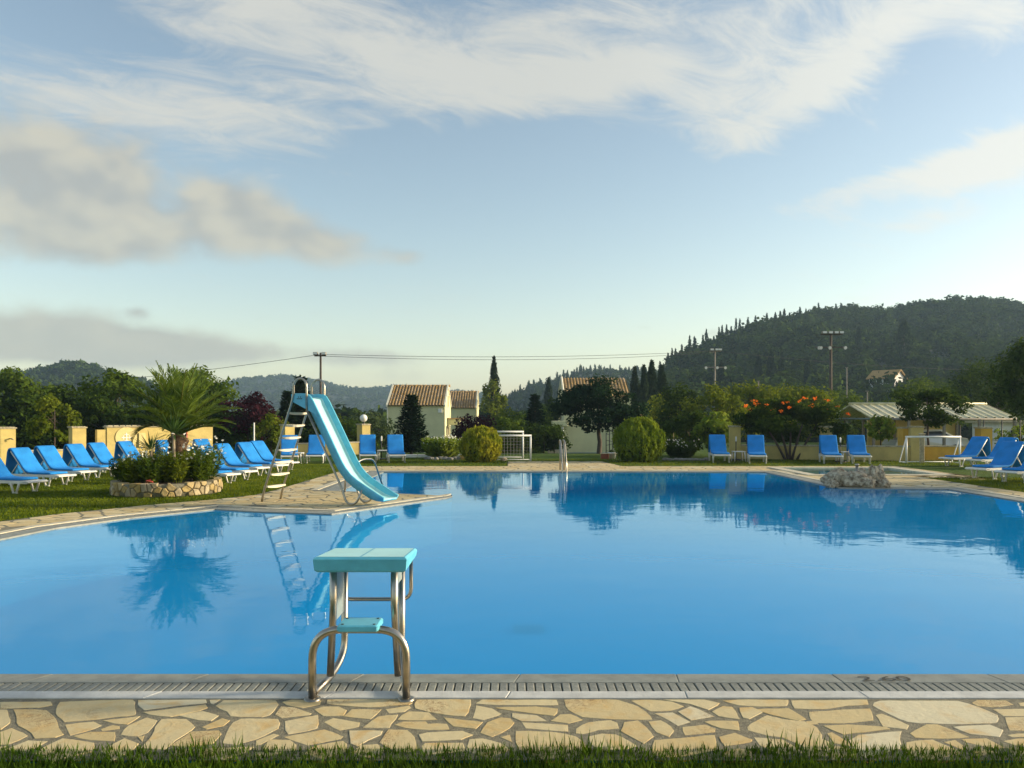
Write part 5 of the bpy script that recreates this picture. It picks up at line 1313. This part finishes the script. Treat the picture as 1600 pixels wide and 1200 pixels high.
    for i, (px, ty, d, w) in enumerate([(992, 575, 75, .75), (1006, 572, 72, .55), (1018, 565, 74, 1.05), (1034, 572, 70, .8), (857, 591, 115, .95)]):
        cypress('cypress', ['cypress at the left of the group behind the third house', 'slim cypress second from left behind the third house', 'tallest thick cypress right of the third house', 'cypress at the right of the group behind the third house', 'single dark cypress left of the third house'][i], G(px, d), top_h(ty, d), w, 1900, .3, 810 + i, 'cypresses behind the third house' if i < 4 else None)
bgtrees()

# far tree belt closing the view under the hills
def belt():
    rg = np.random.default_rng(8); pos = []
    for px, d in [(p, rg.uniform(95, 170)) for p in np.linspace(-350, 1010, 190)] : pos.append(G(px + rg.uniform(-6, 6), d))
    for px in np.linspace(1000, 2000, 150): pos.append(G(px, rg.uniform(92, 118)))
    woods('tree_belt', 'belt of distant trees below the hills', np.array(pos) + np.array([0, 0, .6]), 2.2, 160, .62, 'leaf_forest', 35)
belt()
# ------------------------------------------------------------------ houses
def tiled_roof(t, x0, x1, y0, y1, z0, z1, name='roof', n=26):
    """slope from eave (y0,z0) to ridge (y1,z1) in rows of rounded tiles, ribs running up the slope"""
    r = MB(); sl = Vector((0, y1 - y0, z1 - z0)); L = sl.length; u = sl / L; nn = Vector((0, -u.z, u.y)) if y1 > y0 else Vector((0, u.z, -u.y))
    if nn.z < 0: nn = -nn
    r.raw([(x0, y0, z0), (x1, y0, z0), (x1, y1, z1), (x0, y1, z1)], [(0, 1, 2, 3) if y1 > y0 else (3, 2, 1, 0)])
    base = r.build(name, 'roof_tile', t)
    tl = MB(); w = (x1 - x0) / n; rows = max(3, int(L / .38))
    for i in range(n):
        cx = x0 + w * (i + .5)
        for j in range(rows):
            a, b = j / rows * L, min(L, (j + 1.12) / rows * L); lift = .012
            vs = []
            for q, rr in ((a, .42), (b, .36)):
                for s in range(5):
                    an = math.pi * s / 4; vs.append(Vector((cx - math.cos(an) * w * rr, y0, z0)) + u * q + nn * (math.sin(an) * w * rr * .85 + .01 + (lift if q == a else 0)))
            tl.raw(vs, [(s, s + 1, s + 6, s + 5) for s in range(4)] + [(0, 4, 3, 2, 1)][:0], True)
    tl.build('roof_tiles', 'roof_tile', base)['kind'] = 'stuff'
    return base
def window(t, x, z, w, h, y, face, shut=False, name='window'):
    """window set on a wall facing -y ('y') or +x ('x'), y = wall plane"""
    m = MB(); f = MB()
    if face == 'y':
        m.box(x - w / 2, x + w / 2, y - .03, y + .01, z, z + h); o = m.build(name, 'shutter_dark' if shut else 'window_glass', t)
        f.box(x - w / 2 - .06, x + w / 2 + .06, y - .05, y - .005, z - .07, z - .001); f.box(x - w / 2 - .06, x + w / 2 + .06, y - .045, y - .005, z + h + .001, z + h + .06)
    else:
        m.box(y - .01, y + .03, x - w / 2, x + w / 2, z, z + h); o = m.build(name, 'shutter_dark' if shut else 'window_glass', t)
        f.box(y + .005, y + .05, x - w / 2 - .06, x + w / 2 + .06, z - .07, z - .001); f.box(y + .005, y + .045, x - w / 2 - .06, x + w / 2 + .06, z + h + .001, z + h + .06)
    f.build('frame', 'house_trim', o); return o
def small_house(name, label, pxl, pxr, d, eave_y, ridge_y, depth, detail):
    z0 = hgt(0, d); X0 = (pxl - 800) * d / F; X1 = (pxr - 800) * d / F; W = X1 - X0
    t = empty(name, (X0, d, z0), 0, label, 'house')
    ez = EYE - (eave_y - HOR) * d / F - z0; ry = depth / 2; rz = EYE - (ridge_y - HOR) * (d + ry) / F - z0
    w = MB()
    w.raw([(0, 0, -.4), (W, 0, -.4), (W, depth, -.4), (0, depth, -.4), (0, 0, ez), (W, 0, ez), (W, depth, ez), (0, depth, ez), (0, ry, rz - .03), (W, ry, rz - .03)],
          [(0, 1, 5, 4), (1, 2, 6, 9, 5), (2, 3, 7, 6), (3, 0, 4, 8, 7)])
    w.build('wall', 'house_wall', t)
    tiled_roof(t, .06, W - .06, -.22, ry, ez - .06, rz + .04, n=int(W / .26)); tiled_roof(t, .06, W - .06, depth + .22, ry, ez - .06, rz + .04, n=int(W / .26))
    for x in (0, W):   # raised verge along each gable
        v = MB()
        for (ya, za, yb, zb) in ((-.25, ez - .10, ry, rz + .05), (ry, rz + .05, depth + .25, ez - .10)):
            a, b = (x - .07, x + .07); up = .13
            v.raw([(a, ya, za - .05), (b, ya, za - .05), (b, yb, zb - .05), (a, yb, zb - .05), (a, ya, za + up), (b, ya, za + up), (b, yb, zb + up), (a, yb, zb + up)],
                  [(0, 3, 2, 1), (4, 5, 6, 7), (0, 1, 5, 4), (1, 2, 6, 5), (2, 3, 7, 6), (3, 0, 4, 7)])
        v.build('gable_verge', 'house_trim', t)
    rc = MB(); k = 0
    while k * .4 < W - .3: rc.tube([(.1 + k * .4, ry, rz + .05), (.1 + k * .4 + .42, ry, rz + .06)], .11, 8); k += 1
    rc.build('ridge_tiles', 'roof_tile', t)['kind'] = 'stuff'
    window(t, ry, ez * .98, .28, .9, W, 'x', True)
    if detail:
        window(t, 1.9 / 6 * depth - .75, 1.05, .5, 1.1, W, 'x', True); window(t, ry + 2.0, 1.05, .5, 1.1, W, 'x', True)
        dr = MB().box(W - .01, W + .04, ry - .55, ry + .45, 0, 2.05).build('door', 'wood_pole', t)
        MB().box(W + .04, W + .07, ry + .30, ry + .36, 1.0, 1.12).build('handle', 'steel', dr)
        pc = MB(); pc.box(W + .02, W + 1.1, ry - 1.0, ry + 1.1, 2.25, 2.75, .02); pc.build('porch_canopy', 'house_wall', t)
        MB().box(W + .02, W + 1.3, ry - 1.1, ry + 1.2, 2.76, 2.84, .01).build('canopy_roof', 'roof_tile', t)
        for yy in (ry - .9, ry + 1.0): MB().box(W + .95, W + 1.08, yy - .06, yy + .06, 0, 2.25).build('porch_post', 'house_trim', t)
        MB().box(W - .55, W - .22, -.10, -.005, ez - .62, ez - .30, .01).build('wall_lamp', 'paint_white', t)
        MB().box(.35, .95, -.25, -.01, .55, 1.15, .02).build('air_conditioner', 'plate_grey', t)
        MB().tube([(.03, -.05, 0), (.03, -.05, ez - .1)], .045, 8).build('downpipe', 'house_trim', t)
    return t, W, ez, rz
small_house('house', 'nearer pale yellow house with brown tiled roof behind the fir', 605, 695, 65, 633, 604, 6.4, True)
small_house('house', 'farther pale yellow house behind the golden bush', 690, 744, 82, 637, 613, 6.4, False)
def third_house():
    d = 56; z0 = hgt(0, d); X0 = (881 - 800) * d / F
    t = empty('house', (X0, d, z0), 0, 'pale yellow-green house behind the dark spreading tree', 'house')
    W, dep = 4.75, 6.5; rz = EYE - (591 - HOR) * (d + 2.2) / F - z0; ez = EYE - (612 - HOR) * d / F - z0 - .35
    w = MB().box(0, W, 0, dep, -.3, ez); w.raw([(0, 0, ez), (0, dep, ez), (0, 2.6, rz)], [(0, 2, 1)]); w.raw([(W, 0, ez), (W, dep, ez), (W, 2.6, rz)], [(0, 1, 2)])
    w.build('wall', 'house_wall', t)
    tiled_roof(t, .12, W - .1, -.2, 2.6, ez - .04, rz, n=20); tiled_roof(t, .12, W - .1, dep + .2, 2.6, ez - .04, rz, n=20)
    v = MB(); v.tube([(0, -.25, ez - .05), (0, 2.6, rz + .08), (0, dep + .2, ez)], .10, 4); v.build('gable_verge', 'house_trim', t)
    a = MB().box(W, W + .9, .2, 4.5, -.3, 2.25).build('side_wing', 'house_wall', t)
    tiled_roof(t, W - .05, W + 1.0, -.1, 2.4, 2.25, 3.15, name='wing_roof', n=6)
    MB().box(W + .55, W + .85, 1.2, 1.6, 2.4, 3.5, .01).build('chimney', 'house_trim', t)
    MB().box(-.9, .25, -.8, .1, 2.05, 2.45, .03).build('porch_canopy', 'house_wall', t); MB().tube([(-.1, -.7, 0), (-.1, -.7, 2.05)], .05, 8).build('porch_post', 'paint_white', t)
    for i in range(3): MB().box(-1.15, -.02, -.9 + i * .25, .3, i * .14, .13 + i * .14, .01).build('step', 'coping', t)
    MB().box(0, W + .9, -.08, -.01, -.3, .22).build('plinth', 'plate_grey', t)
third_house()
def hill_house():
    d = 150; b = at(1358, 624, d); t = empty('house', (b.x, b.y, b.z - .6), R(-50), 'small white house half hidden in trees on the hillside', 'house')
    W, dep, ez, rz = 4.6, 4.4, 4.6, 5.9
    w = MB().box(0, W, 0, dep, 0, ez); w.raw([(W, 0, ez), (W, dep, ez), (W, dep / 2, rz)], [(0, 1, 2)]); w.raw([(0, 0, ez), (0, dep, ez), (0, dep / 2, rz)], [(0, 2, 1)]); w.build('wall', 'white_wall', t)
    for s in (0, 1):
        y0 = -.5 if s == 0 else dep + .5
        MB().raw([(-.4, y0, ez - .25), (W + .4, y0, ez - .25), (W + .4, dep / 2, rz + .1), (-.4, dep / 2, rz + .1), (-.4, y0, ez - .1), (W + .4, y0, ez - .1), (W + .4, dep / 2, rz + .25), (-.4, dep / 2, rz + .25)],
                 [(0, 3, 2, 1), (4, 5, 6, 7), (0, 1, 5, 4), (1, 2, 6, 5), (2, 3, 7, 6), (3, 0, 4, 7)]).build('roof', 'roof_tile', t)
    window(t, 1.4, 2.6, 1.0, 1.2, 0, 'y'); window(t, 4.2, 2.6, 1.0, 1.2, 0, 'y'); window(t, 1.8, .3, 1.2, 1.5, 0, 'y')
    MB().box(.6, 3.4, -1.2, -.02, 2.15, 2.3).build('balcony', 'white_wall', t)
    d = 52; b = at(1575, 690, d); t = empty('outbuilding', (b.x, d, hgt(0, d)), 0, 'white building with dark window beyond the fence at the right edge', 'building')
    MB().box(-.6, 4.0, 0, 3, -.2, 2.1).build('wall', 'white_wall', t); window(t, .55, .75, .75, .9, 0, 'y'); MB().box(-.9, 4.3, -.4, 3.4, 2.1, 2.25).build('roof', 'coping', t)
hill_house()
def carport():
    zr = lambda py, d: EYE - (py - HOR) * d / F
    yr, yf, yb = 46.0, 43.2, 48.8; X0 = (1328 - 800) * yr / F; X1 = (1540 - 800) * yr / F; z0 = hgt(0, yr); zR = zr(632.5, yr); zE = zr(653, yf)
    t = empty('carport', (X0, yr, z0), 0, 'open carport with pale ribbed sheet roof behind the right wall', 'carport')
    n = 17; W = X1 - X0; w = W / n; a, b = zR - z0, zE - z0
    for side, y in ((0, yf - yr), (1, yb - yr)):
        for i in range(n):
            x = i * w; up = .05
            prof = [(x, 0), (x + w * .30, 0), (x + w * .38, up), (x + w * .56, up), (x + w * .64, 0), (x + w * .985, 0)]
            v = [(px_, 0, a + h) for px_, h in prof] + [(px_, y, b + h) for px_, h in prof]
            m = len(prof); f = [(k, k + 1, m + k + 1, m + k) for k in range(m - 1)]
            MB().raw(v, f).build('roof_sheet', 'sheet_roof', t)
    MB().tube([(-.05, 0, a + .05), (W + .05, 0, a + .05)], .09, 6).build('ridge_cap', 'sheet_roof', t)
    for y in (yf - yr, yb - yr):
        MB().tube([(-.05, y, b - .07), (W, y, b - .07)], .06, 6).build('eave_beam', 'pole_grey', t)
        for k in range(5): MB().box(.1 + k * (W - .2) / 4 - .06, .1 + k * (W - .2) / 4 + .06, y - .06, y + .06, -.2, b - .07).build('post', 'pole_grey', t)
        for x in (0, W): MB().tube([(x, 0, a - .02), (x, y, b - .02)], .055, 6).build('rafter', 'sheet_roof', t)
    for k in range(4): MB().tube([(k * W / 3, yf - yr, b - .05), (k * W / 3, yb - yr, b - .05)], .045, 6).build('tie_beam', 'plate_grey', t)
    MB().box(W * .3, W, yb - yr + .1, yb - yr + .25, -.2, b - .1).build('rear_wall', 'wall_yellow', t)
    # car under the roof
    c = empty('parked_car', (X0 + 3.9, yr - .9, z0), 0, 'pale car parked under the carport, seen over the ochre wall', 'car')
    prof = [(-2.05, .35), (-2.1, .62), (-1.95, .82), (-1.15, .95), (-.55, 1.36), (.55, 1.42), (1.25, 1.05), (1.95, .92), (2.08, .65), (2.05, .35)]
    n = len(prof); vs = []
    for y, k in ((-.82, .0), (-.78, .03), (.78, .03), (.82, .0)):
        ins = .12 if abs(y) < .8 else 0
        for x, z in prof: vs.append((x, y * (.86 if z > 1.0 else 1.0), z + k * (z > .8)))
    fs = [tuple(range(n)), tuple(range(4 * n - 1, 3 * n - 1, -1))]
    for r_ in range(3):
        for i in range(n): fs.append((r_ * n + i, r_ * n + n + i, r_ * n + n + (i + 1) % n, r_ * n + (i + 1) % n))
    body = MB().raw(vs, fs).build('body', 'car_paint', c)
    MB().raw([(-1.0, -.835, .98), (1.12, -.835, 1.02), (.5, -.725, 1.36), (-.5, -.725, 1.31)], [(0, 1, 2, 3)]).build('side_window', 'window_glass', c)
    MB().raw([(-1.18, -.66, .985), (-1.18, .66, .985), (-.60, .60, 1.36), (-.60, -.60, 1.36)], [(0, 1, 2, 3)]).build('windscreen', 'window_glass', c)
    for x in (-1.3, 1.3):
        for y in (-.80, .80):
            wh = MB().tube([(x, y - .1, .31), (x, y + .1, .31)], .31, 16).build('wheel', 'rubber', c); MB().tube([(x, y - .112, .31), (x, y - .09, .31)], .18, 12).build('rim', 'steel_dull', wh)
    # wire fence at the far right
    f = empty('wire_fence', ((1552 - 800) * 30 / F, 30.6, 0), 0, 'thin dark wire fence at the right edge beyond the loungers', 'fence')
    for k in range(7): MB().tube([(k * .7, 0, 0), (k * .7, 0, 1.5)], .022, 6).build('fence_post', 'iron_black', f)
    for z in (.35, .7, 1.05, 1.4): MB().tube([(0, 0, z), (4.2, 0, z)], .008, 4).build('wire', 'iron_black', f)
carport()

# ------------------------------------------------------------------ poles and cables
def lamp_mast(label, px, top, d, r, arms, mat, seed, group):
    x = (px - 800) * d / F; z0 = hgt(0, d); H = EYE - (top - HOR) * d / F - z0
    t = empty('floodlight_mast', (x, d, z0), 0, label, 'floodlight', group)
    MB().tube([(0, 0, -.3), (0, 0, H)], [r * 1.2, r * .8], 10).build('pole', mat, t)
    for (py, half, lamps, rnd) in arms:
        z = EYE - (py - HOR) * d / F - z0
        MB().box(-half, half, -.05 - r, .02 - r, z - .05, z + .05).build('cross_arm', mat, t)
        for q in lamps:
            m = MB()
            if rnd: m.tube([(q, -r - .05, z), (q + .04, -r - .26, z - .06)], [.08, .145], 12)
            else: m.box(q - .16, q + .16, -r - .3, -r - .02, z + .05, z + .24, .02)
            l = m.build('floodlight', 'pole_grey', t)
            g = MB()
            if rnd: g.tube([(q + .041, -r - .262, z - .061), (q + .046, -r - .285, z - .067)], .13, 12)
            else: g.box(q - .14, q + .14, -r - .325, -r - .303, z + .07, z + .22)
            g.build('lens', 'lamp_glass', l)
    return Vector((x, d, z0 + H))
D = 57; s = D / F
p1 = lamp_mast('brown wooden mast with two lamps behind the slide', 501, 551, D, .09, [(556, .42, (-.30, .30), False)], 'wood_pole', 1, 'floodlight masts')
D = 74; s = D / F
p2 = lamp_mast('thin grey mast with round lamps in front of the cypress ridge', 1117, 546, D, .085, [(549, .55, (-.35, .1, .4), False), (574, 1.05, (-.95, .85, .1), True)], 'pole_grey', 2, 'floodlight masts')
D = 62; s = D / F
p3 = lamp_mast('tall dark floodlight pole standing against the wooded hill', 1298, 519, D, .12, [(523, .85, (-.62, -.15, .3, .7), False), (543, 1.25, (-1.1, .95, -.25, -.95), True)], 'wood_pole', 3, 'floodlight masts')
def lamp_post(label, px, top, d, r, h=None):
    x = (px - 800) * d / F; z0 = hgt(0, d); H = EYE - (top - HOR) * d / F - z0
    t = empty('lamp_post', (x, d, z0), 0, label, 'post', 'thin posts below the hill'); MB().tube([(0, 0, -.2), (0, 0, H)], r, 8).build('post', 'pole_grey', t); MB().box(-.12, .12, -.08, .08, H, H + .06, .01).build('head', 'pole_grey', t)
lamp_post('thin grey post above the orange blossoms', 1185, 596, 70, .06); lamp_post('thin grey post between floodlight pole and white house', 1323, 575, 80, .06); lamp_post('short pale post left of the white house', 1355, 612, 60, .05)
def cable(label, a, b, sag, r=.016):
    a, b = Vector(a), Vector(b); pts = []
    for k in range(33):
        q = k / 32; p = a.lerp(b, q); p.z -= sag * 4 * q * (1 - q); pts.append(p)
    o = MB().tube(pts, r, 5).build('power_cable', 'iron_black'); tag(o, label, 'cable', 'power cables')
up = Vector((0, 0, -.12))
cable('overhead cable from the brown mast down to the left edge', p1 + up, (-60, 66, 3.4), .8)
cable('upper overhead cable between the brown mast and the thin grey mast', p1 + up, p2 + up, .35)
cable('lower overhead cable between the brown mast and the thin grey mast', p1 + up + Vector((0, .3, -.10)), p2 + up + Vector((0, .3, -.14)), .45)
cable('overhead cable running right from the thin grey mast across the hill', p2 + up, (70, 90, 7.2), .9)

# ------------------------------------------------------------------ grass blades
def blades(name, label, pts, h, w, mat, seed, lean=.45):
    rng = np.random.default_rng(seed); n = len(pts); a = rng.random(n) * 6.28; hh = h * (.45 + .8 * rng.random(n) ** 1.3); ln = hh * lean * rng.random(n)
    P = np.zeros((n, 3)); P[:, :2] = pts; P[:, 2] = -.012
    sd_ = np.stack([-np.sin(a), np.cos(a), 0 * a], 1) * (w * (.6 + .8 * rng.random(n)))[:, None] * .5; fw = np.stack([np.cos(a), np.sin(a), 0 * a], 1)
    V = np.empty((n, 4, 3)); V[:, 0] = P - sd_; V[:, 1] = P + sd_
    mid = P + fw * (ln * .3)[:, None]; mid[:, 2] += hh * .55; tip = P + fw * ln[:, None]; tip[:, 2] += hh
    V[:, 2] = tip + sd_ * .06; V[:, 3] = mid - sd_ * .75
    o = link(name, quads_mesh(name, V), mat); tag(o, label, 'grass'); o['kind'] = 'stuff'
rg = np.random.default_rng(5)
n = 34000; pts = np.stack([rg.uniform(-2.9, 2.9, n), 3.10 + .72 * rg.random(n)], 1)
edge = np.array([.035 * mnoise.noise(Vector((x * 2.3, 0, 1))) + .022 * mnoise.noise(Vector((x * 9, 0, 2))) for x in pts[:, 0]])
pts[:, 1] += edge
blades('front_grass', 'strip of green grass along the bottom edge of the picture', pts, .050, .0050, 'grass_blade', 1)
n = 1500; pts = np.stack([rg.uniform(-2.9, 2.9, n), 3.70 + .16 * rg.random(n)], 1); k = np.array([mnoise.noise(Vector((x * 1.7, 3, 5))) for x in pts[:, 0]]) > .12
blades('tall_grass', 'longer grass tufts sticking up over the paving in front', pts[k], .095, .0048, 'grass_blade', 2, .35)
def lawn_pts(n, x0, x1, y0, y1):
    p = np.stack([rg.uniform(x0, x1, n), rg.uniform(y0, y1, n)], 1)
    ok = [not inside(q, DECK) and (q[0] + 7.31) ** 2 + (q[1] - 16.85) ** 2 > 1.12 ** 2 for q in p]; return p[np.array(ok)]
blades('lawn_grass', 'short lawn grass on the left between pool and loungers', np.concatenate([lawn_pts(60000, -13.5, -5.2, 11, 20), lawn_pts(26000, -13, -5.1, 20, 27)]), .05, .011, 'lawn_blade', 3, .8)
blades('right_lawn_grass', 'short shaded lawn grass between the paddling pool and right loungers', np.concatenate([lawn_pts(16000, 10.9, 15.5, 15, 21), lawn_pts(20000, -6, 16, 26, 30.5)]), .05, .012, 'lawn_blade', 4, .8)

# ------------------------------------------------------------------ haze in the air
m, t, out = newmat('haze_air')
v = t.node('ShaderNodeVolumePrincipled'); v.inputs['Color'].default_value = (0.50, 0.74, 1.0, 1); v.inputs['Density'].default_value = 0.0004; v.inputs['Anisotropy'].default_value = 0.2
t.l.new(v.outputs[0], out.inputs['Volume'])
hz = MB().box(-1500, 1500, -60, 1500, -4, 75).build('haze', 'haze_air'); hz['kind'] = 'stuff'; tag(hz, 'thin blue haze in the air over the far hills', 'haze')
